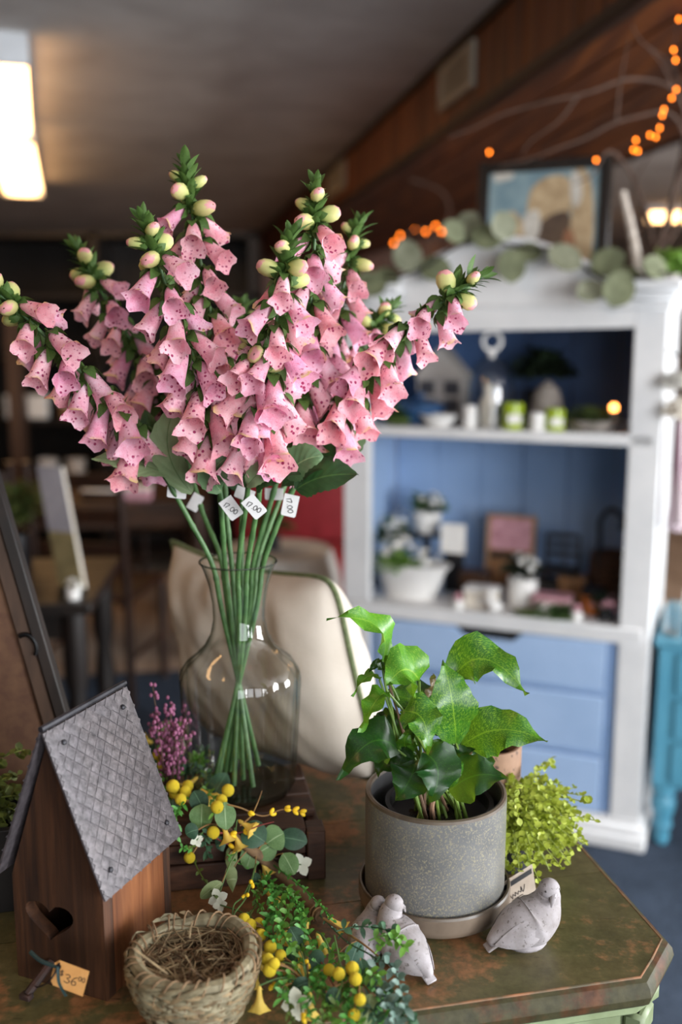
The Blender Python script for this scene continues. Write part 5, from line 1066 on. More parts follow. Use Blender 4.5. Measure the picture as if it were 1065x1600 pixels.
    q, tn, _ = along(upl, 1.0)
    for w_ in range(3):
        d2 = (tn*0.9+Matrix.Rotation(w_*2.1, 3, tn) @ tn.orthogonal()*0.35).normalized(); inst('tip_leaf', BRACT, t, frame_z(-d2, V((0,1,0.3)), q, rr.uniform(.014,.022)))
# big leaves at the foot of the flower heads: stem index, base, mid, tip px, distances, width px, normal, material
FL = [(0,(262,742),(205,722),(143,716),(1.10,1.09,1.08),52,(.1,-.7,.8),MF_P,.1), (2,(300,770),(262,700),(280,625),(1.10,1.09,1.10),58,(-.35,-1,.1),MF_P,.15), (3,(346,768),(335,735),(372,706),(1.08,1.06,1.06),50,(.2,-.9,.3),MF_M,.5),
      (2,(345,765),(320,735),(308,720),(1.08,1.07,1.08),44,(-.2,-.8,.6),MF_P,.2), (8,(462,765),(505,745),(560,742),(1.10,1.09,1.08),70,(.1,-.75,.75),MF_D,.12), (7,(470,750),(505,700),(512,640),(1.14,1.13,1.13),56,(-.4,-1,.1),MF_D,.3),
      (6,(450,745),(470,722),(505,712),(1.08,1.07,1.07),60,(0,-.8,.6),MF_M,.3), (5,(385,760),(410,735),(440,722),(1.06,1.05,1.05),32,(.3,-.9,.4),MF_P,.3), (8,(520,720),(548,690),(575,640),(1.15,1.16,1.16),42,(.2,-1,.2),MF_M,.2),
      (6,(440,760),(480,735),(530,722),(1.12,1.11,1.10),44,(0,-.6,.8),MF_D,.2), (0,(275,740),(245,690),(225,640),(1.13,1.14,1.15),44,(-.3,-1,.1),MF_D,.2), (4,(380,770),(372,740),(350,700),(1.16,1.17,1.17),46,(-.1,-1,.2),MF_D,.2), (10,(400,770),(425,745),(470,742),(1.07,1.06,1.05),34,(.0,-.7,.7),MF_D,.2)]
for si, b, mi, tp, Ys, wpx, nr, mt, fo in FL:
    MB().leaf(P3(b,Ys[0]), P3(mi,Ys[1]), P3(tp,Ys[2]), wpx*mpp(Ys[1],1.35), nr, 19, 7, fo, 0.003, 1.6, 0.045, lambda u: math.sin(math.pi*min(1, u**0.85*0.99+0.008))**0.75, 0, si).build('leaf', mt, foxo[si][0])
# paper price flags folded round the stems
M_TAGW = pm('#dedcdb', '#e9e7e6', 60, 0.7, name='white_tag')
for si, x, y, Y, rot, txt in ((0,276,769,1.115,6,''),(3,361,794,1.09,-35,'17.00'),(5,397,792,1.07,-40,'17.00'),(8,453,790,1.10,12,'17.00'),(6,428,772,1.16,0,''),(1,305,785,1.20,-60,''),(10,382,772,1.12,20,'')):
    c_ = at(x, y, Y); Mt = Matrix.Translation(c_) @ Matrix.Rotation(rad(rot),4,'Y') @ Matrix.Rotation(rad(-6),4,'Z')
    w2, h2 = (0.0085, 0.0125) if txt else (0.011, 0.007)
    tg = MB(Mt).prism([(-w2,-h2*0.85),(-w2*0.85,-h2),(w2*0.85,-h2),(w2,-h2*0.85),(w2,h2),(-w2,h2)], -0.0003, 0.0003).build('price_flag', M_TAGW, foxo[si][0], False, label='white paper price flag')
    if txt: write(txt, Mt @ Matrix.Rotation(rad(70),4,'Y'), -0.0095, -0.003, 0.0055, 0.0004, M_INK, tg, 0.85)

# ================================================================== NEST
NC = on(300, 1570, T); NC = V((-0.135, 0.826, T)); 
ne = thing('bird_nest', 'woven straw bird nest bowl beside the birdhouse', 'nest', NC)
M_STRAW = pm('#65533a', '#957f5c', 90, 0.8, name='straw'); M_STRAWD = pm('#4a3722', '#77593a', 90, 0.85, name='brown_straw'); M_HUSK = pm('#665d45', '#8a8064', 80, 0.7, name='pale_husk'); M_TWINE = pm('#6d553c', '#8a6f50', 90, 0.85, name='twine')
rr = random.Random(17)
def nr_(z): return 0.038+0.0205*math.sin(min(1,(z/0.062))*math.pi*0.5)           # outer radius by height
for k, z in enumerate((0.007, 0.018, 0.029, 0.040, 0.051, 0.060)):
    R_ = nr_(z)-0.006; pts = [NC+V((math.cos(a)*R_*(1+0.02*math.sin(3*a+k)), math.sin(a)*R_*(1+0.02*math.cos(2*a+k)), z+0.0022*math.sin(a*2+k*1.3)+0.0008*math.sin(a*9))) for a in [2*math.pi*i/56 for i in range(57)]]
    MB().tube(pts, [0.0066+0.0006*math.sin(i*1.1) for i in range(57)], 8).build('coil', M_HUSK if k % 2 else M_STRAW, ne)
MB(Matrix.Translation(NC)).lathe([(0.001,0.001),(0.036,0.001),(0.047,0.03),(0.049,0.052),(0.044,0.05),(0.036,0.022),(0.001,0.014)], 32).build('lining', M_STRAWD, ne)
mb = MB(); mb2 = MB()
for i in range(520):                                   # husk strips woven diagonally round the outside
    a = rr.uniform(0, 6.283); z = rr.uniform(0.003, 0.062); da = rr.uniform(0.25, 0.6); dzz = rr.uniform(-0.012, 0.012); pts = []
    for j in range(5):
        q = j/4; aa = a+da*q; zz = min(0.067, max(0.002, z+dzz*q)); R_ = nr_(zz)+0.0012+0.0018*math.sin(q*math.pi)+rr.uniform(-.0004,.0004); pts.append(NC+V((math.cos(aa)*R_, math.sin(aa)*R_, zz)))
    (mb if i % 3 else mb2).tube(pts, [0.0006,0.0019,0.0025,0.0018,0.0006], 5, flat=0.45)
mb.build('husk_strips', M_HUSK, ne, kind='stuff'); mb2.build('straw_strips', M_STRAW, ne, kind='stuff')
mb = MB(); na = 30
for i in range(na):                                    # twine whipped over the rim and round the coils
    a = 2*math.pi*(i+rr.uniform(-.35,.35))/na
    mb.tube([NC+V((math.cos(a+0.22*j/6)*(0.053+0.0085*math.cos(math.pi*j/6-0.2)), math.sin(a+0.22*j/6)*(0.053+0.0085*math.cos(math.pi*j/6-0.2)), 0.059+0.0098*math.sin(math.pi*j/6))) for j in range(7)], 0.0009, 5)
for zi in (0.02, 0.036, 0.05):
    for i in range(38):
        a = 2*math.pi*(i+0.5*(zi > .03))/38; mb.tube([NC+V((math.cos(a+b_)*(nr_(zi+c_)+0.003), math.sin(a+b_)*(nr_(zi+c_)+0.003), zi+c_)) for b_, c_ in ((0,-.007),(.03,0),(.07,.007))], 0.0007, 5)
mb.build('twine_stitching', M_TWINE, ne, kind='stuff')
mb = MB(); mb2 = MB()
for i in range(420):
    a = rr.uniform(0,6.283); R_ = 0.044*math.sqrt(rr.random()); c_ = V((math.cos(a)*R_, math.sin(a)*R_, 0.034+0.022*(R_/0.05)**2+rr.uniform(0,.012))); d = V((rr.gauss(0,1), rr.gauss(0,1), rr.gauss(0,.22))).normalized()*rr.uniform(.012,.030); bow = V((rr.uniform(-1,1),rr.uniform(-1,1),rr.uniform(-.2,1)))*0.004
    pts = []
    for q in (-1,-.35,.35,1):
        s_ = c_+d*q+bow*(1-q*q); hr = math.hypot(s_.x, s_.y)
        if hr > 0.050: s_ = V((s_.x*0.050/hr, s_.y*0.050/hr, max(s_.z, 0.058)))
        pts.append(NC+s_)
    (mb if i % 2 else mb2).tube(pts, 0.0006, 4)
mb.build('straw_fill', M_STRAW, ne, kind='stuff'); mb2.build('straw_fill', M_STRAWD, ne, kind='stuff')
for q in ([(208,1482),(235,1502),(262,1522)], [(300,1440),(297,1452),(296,1465)], [(330,1560),(345,1556),(352,1550)]): MB().tube([at(x, y, NC.y-0.04+0.03*(y < 1470)) for x, y in q], 0.0009, 5).build('stray_straw', M_STRAW, ne)

# ================================================================== CONCRETE BIRDS
m = NT('cast_concrete'); v = m.coords('Object'); f = m.noise(v, 45, 5, 0.6); g = m.noise(v, 260, 2)
m.set(m.mix(m.ramp(g, [(0.62,'#000000'),(0.68,'#ffffff')]), m.ramp(f, [(0.3,'#7d7674'),(0.55,'#989294'),(0.75,'#aaa5a8')]), '#6d6664'), 0.75); m.bump(f, 0.3, 0.002); M_CONC = m.m
def bird(c, rz, sc, label, pecking=True):
    t = thing('bird_figurine', label, 'bird figurine', c, 'cast concrete birds'); M_ = RZ(rz, c) @ Matrix.Scale(sc, 4)
    hd = V((0.030, -0.004, 0.066))
    body = spline([(-0.046,0,0.010),(-0.030,0,0.017),(-0.010,0,0.0245),(0.010,0,0.0285),(0.024,0,0.040),(0.031,0,0.054),hd], 5)
    rtab = [0.004,0.014,0.025,0.0300,0.0255,0.0165,0.0125]; rs = []
    for i in range(len(body)):
        q = i/(len(body)-1)*6; k = min(5, int(q)); rs.append(rtab[k]+(rtab[k+1]-rtab[k])*(q-k))
    mb = MB(M_); mb.tube(body, rs, 16); mb.ball(hd+V((0,-0.001,0.003)), 0.0125, 14, (1.05,1,1.0)); mb.ball((0.006,0,0.017), 0.0225, 14, (1.25,1.0,0.76)); mb.build('body', M_CONC, t, True, angle=80)
    for s_ in (-1, 1):                                  # folded wings
        MB(M_).leaf((0.016,s_*0.0215,0.040), (-0.010,s_*0.0262,0.028), (-0.042,s_*0.010,0.012), 0.030, (0.0,s_*1.0,0.35), 9, 5, -0.22).build('wing', M_CONC, t)
        MB(M_).ball(hd+V((s_*0.0085,-0.0085,0.005)), 0.0016, 8).build('eye', pm('#3a3534',None,9,0.6,name='eye_dimple'), t)
    MB(M_).tube([hd+V((0.001,-0.009,0.001)), hd+V((-0.003,-0.0155,-0.006)), hd+V((-0.005,-0.0165,-0.012))], [0.0048,0.003,0.0008], 8).build('beak', M_CONC, t)
    MB(M_).prism([(-0.05,0.004),(-0.028,0.0155),(-0.026,0.012),(-0.048,0.001)], -0.008, 0.008).build('tail', M_CONC, t, True, 0.001)
    MB(M_).lathe([(0.001,0),(0.020,0),(0.022,0.003),(0.017,0.008),(0.001,0.01)], 18, Matrix.Translation((0.004,0,0)) @ Matrix.Diagonal((1.2,1,1,1))).build('base', M_CONC, t)
    return t
bird(on(816, 1474, T), 18, 0.86, 'concrete bird with bowed head at the right of the saucer')
bird(on(634, 1508, T), 128, 0.78, 'pale concrete bird in front of the saucer behind the garland tip')
bird(on(572, 1490, T), 62, 0.66, 'smaller concrete bird left of the pale one, half hidden by leaves')
# hang tag on the right-hand bird
tc = at(813, 1386, 1.005); TG = Matrix.Translation(tc) @ Matrix.Rotation(rad(18),4,'Z') @ Matrix.Rotation(rad(-24),4,'Y') @ Matrix.Rotation(rad(-28),4,'X')
tg = thing('hang_tag', 'cream hang tag with black band and script beside the right-hand bird', 'tag', tc)
MB(TG).prism([(-0.024,-0.014),(0.012,-0.014),(0.024,0.014),(-0.024,0.014)], -0.0004, 0.0004).build('card', pm('#a8998a','#baac9d',40,0.8,name='tag_cream'), tg, False)
MB(TG).prism([(-0.024,0.006),(0.0185,0.006),(0.0205,0.0105),(-0.024,0.0105)], -0.0009, -0.0004).build('black_band', M_IRON, tg, False)
strokes([[(-2,-.2),(-1.7,.4),(-1.6,-.4),(-1.2,.1),(-1.0,-.3),(-.7,.2),(-.5,-.3),(-.2,.1),(.1,-.2),(.5,.5),(.4,-.3),(.8,0),(1.2,.5)], [(-1.9,-.7),(-.9,-.6),(.2,-.65)]], TG @ Matrix.Translation((-0.003,-0.0003,-0.003)), 0.007, 0.0003, M_IRON, tg, 'script')
MB().tube(spline([TG @ V((-0.02,-0.001,-0.01)), TG @ V((-0.005,-0.006,-0.016)), at(818,1412,0.965)], 5), 0.0006, 5).build('string', M_TWINE, tg)

# ================================================================== BROWN POT, FAUX PLANTS, FRAME
p = V((at(760, 1240, 1.14).x, 1.14, T)); t = thing('brown_cylinder_pot', 'tall brown speckled cylinder pot behind the grey pot', 'pot', p)
m = NT('brown_speckle'); v = m.coords('Object'); g = m.noise(v, 130, 3); m.set(m.mix(m.ramp(g, [(0.6,'#000000'),(0.66,'#ffffff')]), m.ramp(m.noise(v,30,4), [(0.3,'#75563f'),(0.7,'#8d6c53')]), '#4a3222'), 0.7); M_BRP = m.m
hp_ = at(770, 1178, 1.135-0.03).z-T
MB(Matrix.Translation(p)).lathe([(0.001,0),(0.038,0),(0.040,0.003),(0.0405,hp_-0.003),(0.039,hp_),(0.036,hp_),(0.0355,hp_-0.004),(0.0355,hp_-0.02)], 40).build('wall', M_BRP, t); MB(Matrix.Translation(p)).lathe([(0.001,hp_-0.02),(0.0355,hp_-0.021)], 30).build('fill', M_SOIL, t)
def creeping_plant(p, label, n, R, hgt, mt, seed, potr=0.03, poth=0.05, bias=V((0,0,0)), leafr=0.0036):
    t = thing('creeping_plant', label, 'plant', p); rr = random.Random(seed)
    MB(Matrix.Translation(p)).lathe(jar_prof(potr, poth), 20).build('pot', M_IRON, t)
    mbs, mbl = MB(), MB(); top = p+V((0,0,poth))
    for i in range(n):
        a = rr.uniform(0, 6.283); rad_ = R*rr.uniform(0.25,1.0); e = rr.uniform(0.15,1.0); droop = rr.uniform(0,1)**1.5
        end = top+V((math.cos(a)*rad_, math.sin(a)*rad_, hgt*e*(1-droop)-droop*poth*0.8))+bias*rr.uniform(.3,1)
        if end.z < T+0.006: end.z = T+0.006+rr.uniform(0,.01)
        mid_ = top.lerp(end, 0.5)+V((0,0,0.4*hgt*rr.uniform(.4,1))); st_ = top+V((rr.uniform(-1,1)*potr*.6, rr.uniform(-1,1)*potr*.6, -.006))
        sp = spline([st_, mid_, end], 7); mbs.tube(sp, 0.0006, 4)
        for k, q in enumerate(sp[3:]):
            for s_ in range(2):
                d = V((rr.gauss(0,1), rr.gauss(0,1), rr.gauss(0,1)*.6+.3)).normalized(); r_ = leafr*rr.uniform(.6,1.25)
                mbl.leaf(q, q+d*r_*1.1, q+d*r_*2.1, r_*1.7, V((rr.gauss(0,.5), rr.gauss(0,.5)-.4, 1)), 4, 3, .15)
    mbs.build('stems', pm('#7d8a3a','#98a44c',60,0.6,name='lime_stem'), t, kind='stuff'); mbl.build('leaves', mt, t, kind='stuff'); return t
M_YG = pm('#8c9c28', '#b6c04e', 90, 0.55, name='lime_leaf', trans=0.25); M_YGD = pm('#3e4718', '#5f6926', 90, 0.6, name='olive_leaf', trans=0.2)
p = on(806, 1338, T); p = V((0.196, 1.090, T)); creeping_plant(p, 'lime green creeping plant right of the grey pot', 260, 0.078, 0.078, M_YG, 5, 0.026, 0.036, V((0.025,-0.01,0.008)))
p = V((-0.43, 1.03, T)); tb = thing('planter_box', 'black wooden planter box left behind the birdhouse', 'planter', p)
for a in ((-0.11,-0.055,0,0.11,-0.045,0.095),(-0.11,0.045,0,0.11,0.055,0.095),(-0.11,-0.045,0,-0.10,0.045,0.095),(0.10,-0.045,0,0.11,0.045,0.095),(-0.1,-0.045,0,0.1,0.045,0.008)): MB(RZ(12,p)).box(a[:3],a[3:]).build('board', pm('#0e0b0a','#1c1613',30,0.6,stretch=(.1,1,1),name='black_stain'), tb, True, 0.001)
p = V((-0.415, 1.03, T+0.009)); creeping_plant(p, 'olive green creeping plant in the black planter box', 170, 0.07, 0.075, M_YGD, 8, 0.035, 0.07, V((0,0,0.01)), 0.005)
# big frame leaning at the left, seen from behind
f0, f1 = at(-4, 722, 1.20), at(118, 1140, 1.16)
fd = (f1-f0).normalized(); fo_ = f1+fd*((f1.z-T-0.004)/-fd.z)*1.0 if fd.z < 0 else f1
side_ = V((-0.93, -0.10, -0.36)); side_ = (side_-fd*side_.dot(fd)).normalized(); nrm_ = fd.cross(side_).normalized()
if nrm_.y > 0: nrm_ = -nrm_
fu = -fd; FMx = Matrix((side_, nrm_, fu)).transposed().to_4x4(); FMx.translation = fo_; FH = 0.60; FWd = 0.42
fr_ = thing('picture_frame', 'large dark picture frame with kraft backing leaning at the left edge', 'picture frame', (fo_.x, fo_.y, T))
M_FRB = pm('#120d0b', '#241a15', 40, 0.6, stretch=(1,1,.1), name='black_frame'); M_FRI = pm('#3a2a20', '#4c382b', 50, 0.75, stretch=(1,1,.1), name='raw_frame_back')
M_BACK = pm('#54392a', '#634733', 70, 0.85, name='brown_backing')
def fb(nm, lo, hi, mt): return MB(FMx).box(lo, hi).build(nm, mt, fr_, True, 0.0015)
fb('frame_rail', (0, -0.002, 0), (0.014, 0.02, FH), M_FRB); fb('frame_rail', (FWd-0.014, -0.002, 0), (FWd, 0.02, FH), M_FRB); fb('frame_rail', (0.0145, -0.002, 0), (FWd-0.0145, 0.02, 0.014), M_FRB); fb('frame_rail', (0.0145, -0.002, FH-0.014), (FWd-0.0145, 0.02, FH), M_FRB)
fb('inner_rail', (0.0145, 0.0, 0.0145), (0.032, 0.016, FH-0.0145), M_FRI); fb('inner_rail', (FWd-0.032, 0.0, 0.0145), (FWd-0.0145, 0.016, FH-0.0145), M_FRI)
fb('backing', (0.0325, 0.003, 0.0145), (FWd-0.0325, 0.010, FH-0.0145), M_BACK)
hk = FMx.inverted() @ at(60, 1005, 1.165); hz_ = hk.z
mb = MB(FMx); mb.tube([V((0.024+0.016*math.cos(a)*0.8, 0.018 if nrm_.y < 0 else 0.018, hz_+0.016*math.sin(a))) for a in [rad(70+40*i/2) for i in range(0, 9)]], 0.003, 8); mb.build('hanger', pm('#08080a','#111114',20,0.3,metal=0.4,name='black_hook'), fr_)
# pink heather behind the roof
p = V((at(262, 1130, 1.13).x, 1.13, T)); t = thing('heather', 'pink heather spray between the birdhouse roof and the vase', 'heather', p)
MB(Matrix.Translation(p)).lathe(jar_prof(0.026,0.055),18).build('pot', M_IRON, t); rr = random.Random(6); me = MB().ball((0,0,0),1,8,(1,1,1.25)).mesh('heather_bell_mesh'); me.materials.append(M_PINKM)
for i in range(18):
    e = at(rr.uniform(232,300), rr.uniform(1098,1150), 1.13+rr.uniform(-.03,.03)) if i else at(238,1068,1.13)
    sp = spline([p+V((rr.uniform(-.012,.012),rr.uniform(-.012,.012),.04)), p.lerp(e,.5)+V((0,0,.03)), e], 6); MB().tube(sp, 0.0008, 4).build('stem', M_TWIG, t)
    for q in sp[5:]:
        for s_ in range(2): inst('blossom', me, t, Matrix.Translation(q+V((rr.gauss(0,.003),rr.gauss(0,.003),rr.gauss(0,.003)))) @ Matrix.Diagonal((0.0021,)*3+(1,)))

# ================================================================== GARLAND
def gz(x, y, h=0.0):                                   # where the garland lies: on the riser top behind its front edge, else over the table
    q = on(x, y, T+RH+0.012+h); l_ = RM_.inverted() @ q
    if l_.y > -0.004 and -RW-0.2 < l_.x < 0.005: return q
    q = on(x, y, T+0.016+h); l_ = RM_.inverted() @ q
    if l_.y > -0.010 and l_.x < 0.006:                 # hanging in front of the riser face
        a, b, c_ = ray(x, y); nrm3 = RM_.to_3x3() @ V((0,1,0)); o_ = RM_ @ V((0,-0.012,0)); r = V((a,b,c_)); return V((0,0,CAM_H))+r*((o_-V((0,0,CAM_H))).dot(nrm3)/r.dot(nrm3))
    return q
ga = thing('garland', 'faux garland of yellow balls, eucalyptus and small flowers across the dresser', 'garland', gz(430,1370))
M_VINE = pm('#5a4430', '#7a5f42', 70, 0.85, bump=0.4, name='vine_wrap'); M_TWG = pm('#6a4a2a', '#8a6a3c', 70, 0.7, name='garland_twig'); M_REDT = pm('#5a1f1c', '#7a302a', 70, 0.7, name='red_twig')
main = [gz(*q) for q in ((235,1150),(262,1195),(300,1255),(345,1290),(390,1325),(430,1358),(465,1392),(500,1432))]
MB().tube(spline(main, 8), [0.0045]*30+[0.0062]*27, 10).build('vine', M_VINE, ga)
e0 = main[-1]-(main[-1]-main[-2]).normalized()*0.008; ax_ = (main[-1]-main[-2]).normalized()
for k in range(2): MB().tube([e0-ax_*0.006*k+Matrix.Rotation(a, 3, ax_) @ (ax_.orthogonal().normalized()*0.0075)+ax_*0.0008*a for a in [0.7*i for i in range(10)]], 0.0013, 6).build('wire_wrap', M_TWG, ga)
m = NT('yellow_ball'); v = m.coords('Object'); g = m.noise(v, 16, 3); m.set(m.ramp(g, [(0.0,'#ffea3c'),(0.6,'#ffdc24')]), 0.8); m.bump(g, 0.7, 0.1); M_YB = m.m
YB = MB().ball((0,0,0),1,16).mesh('yellow_ball_mesh'); YB.materials.append(M_YB)
BER = [(270,1229),(274,1240),(282,1249),(289,1237),(293,1228),(356,1235),(346,1250),(339,1261),(248,1179),(255,1194),(296,1340),(333,1301),(381,1436),(390,1446),(404,1443),(390,1465),(407,1461),(422,1480),(438,1493),(418,1500),(421,1516),(428,1506),(514,1516),(529,1522),(550,1513),(555,1530),(562,1562),(553,1586)]
rr = random.Random(23)
def near_vine(p_): return min(spline(main, 4), key=lambda q: (q-p_).length)
TIPS = [gz(520,1500,.01), gz(560,1540,.01), gz(430,1470,.01), gz(480,1540,.01)]
for x, y in BER:
    q = gz(x, y, rr.uniform(.022,.036)); r_ = 9.8*mpp(q.y, q.z)*rr.uniform(.92,1.12)
    b_ = inst('yellow_ball', YB, ga, Matrix.Translation(q) @ Matrix.Rotation(rr.uniform(0,3),4,'X') @ Matrix.Diagonal((r_,)*3+(1,)))
    nv_ = near_vine(q); nv_ = min([nv_]+TIPS, key=lambda s_: (s_-q).length); MB().tube(spline([nv_, nv_.lerp(q,.5)+V((0,0,.006)), q], 4), 0.0009, 5).build('twig', M_TWG, ga)
# round eucalyptus leaves
def eucmat(name, a, b, vein):
    m = NT(name); v = m.coords('Object'); e = m.vor(v, 330, 'DISTANCE_TO_EDGE'); vn = m.ramp(e, [(0.0,'#ffffff'),(0.06,'#000000')]); uv = m.n('TexCoord').outputs['UV']; sep = m.n('SeparateXYZ'); m.l(uv, sep.inputs[0])
    s1 = m.n('Math', operation='SUBTRACT'); s1.inputs[1].default_value = 0.5; m.l(sep.outputs[0], s1.inputs[0]); ab = m.n('Math', operation='ABSOLUTE'); m.l(s1.outputs[0], ab.inputs[0]); rib = m.ramp(ab.outputs[0], [(0,'#ffffff'),(.03,'#000000')])
    c = m.mix(m.mix(1.0, vn, '#707070', 'MULTIPLY'), m.ramp(m.noise(v, 60, 3), [(0.3,a),(0.7,b)]), vein); c = m.mix(rib, c, vein); m.set(c, 0.6); m.translucent(c, 0.15); return m.m
ME = {'l': eucmat('eucalyptus_light', '#4c6b39', '#668650', '#9db487'), 'd': eucmat('eucalyptus_dark', '#1e3a28', '#30533a', '#5f8262'), 'p': eucmat('eucalyptus_pale', '#6f7f4c', '#8c9a66', '#a9b58a'), 'g': eucmat('eucalyptus_grey', '#4f7464', '#6d917f', '#93b0a0')}
EL = [(260,1144,30,36,'p',90),(283,1143,24,36,'p',80),(342,1229,34,46,'d',60),(311,1252,30,36,'d',120),(315,1276,38,38,'l',90),(352,1275,34,42,'l',95),(396,1305,44,42,'d',150),(430,1310,42,30,'l',30),(415,1327,40,38,'l',210),(392,1338,34,40,'l',250),(458,1312,34,44,'d',-10),(451,1350,32,36,'l',-60),(361,1344,40,18,'p',-5),(362,1375,40,16,'p',5),(330,1391,22,40,'p',215),(461,1466,30,36,'d',-60),(553,1492,30,46,'g',250),(575,1578,34,46,'p',260),(492,1503,36,26,'d',-30),(566,1515,22,34,'d',-80),(455,1494,14,36,'d',-50),(446,1560,12,34,'l',-60),(470,1540,24,30,'d',200),(520,1560,24,34,'d',-100),(237,1165,26,30,'d',100),(262,1178,24,26,'p',60),(300,1300,26,20,'d',200),(345,1320,24,16,'d',-160),(400,1375,16,22,'d',-80),(270,1262,22,26,'d',-90)]
for i, (x, y, w_, l_, k, deg) in enumerate(EL):
    q = gz(x, y, 0.012+0.004*(i % 4)); s_ = mpp(q.y, q.z); right = V((1,0,0)); upv = V((0,0.42,0.9)); d = (right*math.cos(rad(deg))+upv*math.sin(rad(deg))).normalized()
    b = q-d*l_*s_*0.5; MB().leaf(b, q+V((0,-.3,.4))*0.004, q+d*l_*s_*0.5, w_*s_, V((rr.uniform(-.3,.3), -0.9, 0.45+rr.uniform(-.2,.2))), 9, 7, rr.uniform(.05,.25), 0.0008, 1, 0, lambda u: math.sin(math.pi*min(1,u*0.985+0.008))**0.55, 0, i, 0.1).build('eucalyptus_leaf', ME[k], ga)
    nv_ = min([near_vine(b)]+TIPS, key=lambda z_: (z_-b).length); MB().tube(spline([nv_, nv_.lerp(b,.5)+V((0,0,.004)), b], 4), 0.0008, 5).build('twig', M_TWG, ga)
# yellow trumpet flowers and pale blossoms
M_YF = pm('#e0b530', '#f0d778', 60, 0.6, name='yellow_petal', trans=0.25); M_WF = pm('#c9cbb4', '#e6e6d6', 60, 0.6, name='cream_petal', trans=0.25)
mb = MB(); mb.lathe([(0.03,0),(0.10,-.1),(0.13,-.45),(0.2,-.7),(0.36,-.92),(0.46,-1.0)], 15, None, mod=lambda a, j, z: 1+(0.18*math.cos(5*a) if j > 3 else 0)); YFM = mb.mesh('trumpet_mesh', True, angle=75); YFM.materials.append(M_YF)
for x, y, dx, dz_ in ((382,1288,.5,-.2),(370,1312,.2,-.4),(412,1352,.3,-.6),(422,1398,.4,-.3),(478,1452,-.1,-.8),(523,1441,.8,-.5),(405,1556,0,-1),(443,1519,.1,-1),(484,1566,0,-1),(236,1160,-.4,.2),(395,1478,.3,-.5),(412,1492,-.3,-.3),(430,1470,.5,.2),(400,1520,-.2,-.6),(500,1470,.3,-.7),(470,1500,.1,-.8),(322,1240,.4,-.2),(300,1222,-.4,-.3),(352,1300,.2,-.5),(437,1470,.2,-.2),(462,1520,-.3,-.6)):
    q = gz(x, y, 0.016); d = V((dx, -0.25, dz_)).normalized(); inst('trumpet_flower', YFM, ga, frame_z(-d, V((0.2,1,0.1)), q-d*0.009, 0.021)); nv_ = min([near_vine(q)]+TIPS, key=lambda z_: (z_-q).length); MB().tube(spline([nv_, nv_.lerp(q-d*.009,.5)+V((0,0,.008)), q-d*0.009], 4), 0.0008, 5).build('twig', M_STEMG, ga)
mb = MB()
for k in range(4): a = k*1.5708+.3; mb.leaf((0,0,0), (math.cos(a)*.5, math.sin(a)*.5,.15), (math.cos(a), math.sin(a),.2), 0.85, (0,0,1), 6, 5, .1)
WFM = mb.mesh('pale_blossom_mesh'); WFM.materials.append(M_WF)
for x, y, s_ in ((283,1168,.011),(290,1158,.009),(340,1404,.011),(344,1414,.008),(470,1351,.013),(464,1568,.014),(307,1313,.008),(270,1176,.008)):
    q = gz(x, y, 0.016); inst('pale_blossom', WFM, ga, frame_z(V((rr.uniform(-.3,.3),-.8,.5)), V((0,0,1)), q, s_)); nv_ = min([near_vine(q)]+TIPS, key=lambda z_: (z_-q).length); MB().tube(spline([nv_, nv_.lerp(q,.5)+V((0,0,.008)), q], 4), 0.0008, 5).build('twig', M_STEMG, ga)
# sprigs: stem with many little leaves joined, one part each
M_SP = {'g': pm('#3a7a2a','#62a548',80,0.5,name='sprig_green',trans=0.2), 't': pm('#27442f','#436a4a',80,0.5,name='sprig_teal',trans=0.15), 'f': pm('#4a7a28','#6a9a3c',80,0.5,name='sprig_fresh',trans=0.2), 'b': pm('#4a6458','#6b8378',80,0.5,name='sprig_blue',trans=0.15), 'o': pm('#42541f','#5f7330',80,0.6,name='sprig_olive',trans=0.15)}
def sprig(pxs, k, ll, lw, pairs, h=0.012, spread=1.0, name='sprig', w3=2):
    pts = [gz(x, y, h+0.004*i) for i, (x, y) in enumerate(pxs)]; sp = spline(pts, 8); mb = MB(); mb.tube(sp, 0.0008, 5)
    for i in range(pairs):
        q, tn, _ = along(sp, 0.12+0.88*i/max(1,pairs-1))
        for s_ in range(w3):
            sd_ = Matrix.Rotation(i*1.57+s_*6.283/w3, 3, tn) @ tn.orthogonal().normalized(); d = (sd_*spread+tn*(0.3+0.5*rr.random())+V((rr.uniform(-.3,.3),-.15+rr.uniform(-.3,.3),.1+rr.uniform(-.3,.3)))).normalized(); l_ = 0.92*ll*rr.uniform(.75,1.15)
            mb.leaf(q, q+d*l_*.5+V((0,0,.1*l_)), q+d*l_, 0.8*lw*rr.uniform(.8,1.1), V((rr.uniform(-.3,.3),-.7,.8)), 5, 3, .2)
    mb.build(name, M_SP[k], ga)
def rosette(x, y, k, r_, n=12, h=0.016):
    q = gz(x, y, h); mb = MB()
    for i in range(n):
        a = i*2.4; e = 0.2+0.8*(i/n); d = V((math.cos(a)*(1-e*.6), -0.5*e+math.sin(a)*(1-e*.6)*.5, math.sin(a)*(1-e*.6)*.8+.35*e)).normalized(); l_ = r_*(1.1-.5*i/n)
        mb.tube([q+d*l_*.1, q+d*l_*.45, q+d*l_*.8, q+d*l_], [r_*.06, r_*.19, r_*.17, r_*.03], 7, flat=.55)
    mb.build('succulent_rosette', M_SP[k], ga)
rosette(307,1190,'f',.016,16); rosette(268,1208,'f',.015,12); rosette(318,1176,'t',.014,10); rosette(290,1205,'t',.014,10); rosette(322,1212,'f',.010,8)
sprig([(300,1215),(310,1200),(330,1215)],'t',.010,.005,6); sprig([(262,1245),(275,1275),(272,1305)],'g',.012,.006,7); sprig([(330,1240),(325,1222),(318,1205)],'t',.011,.006,6)
sprig([(425,1350),(470,1385),(498,1412),(520,1438)],'g',.006,.004,16,.014,.9)
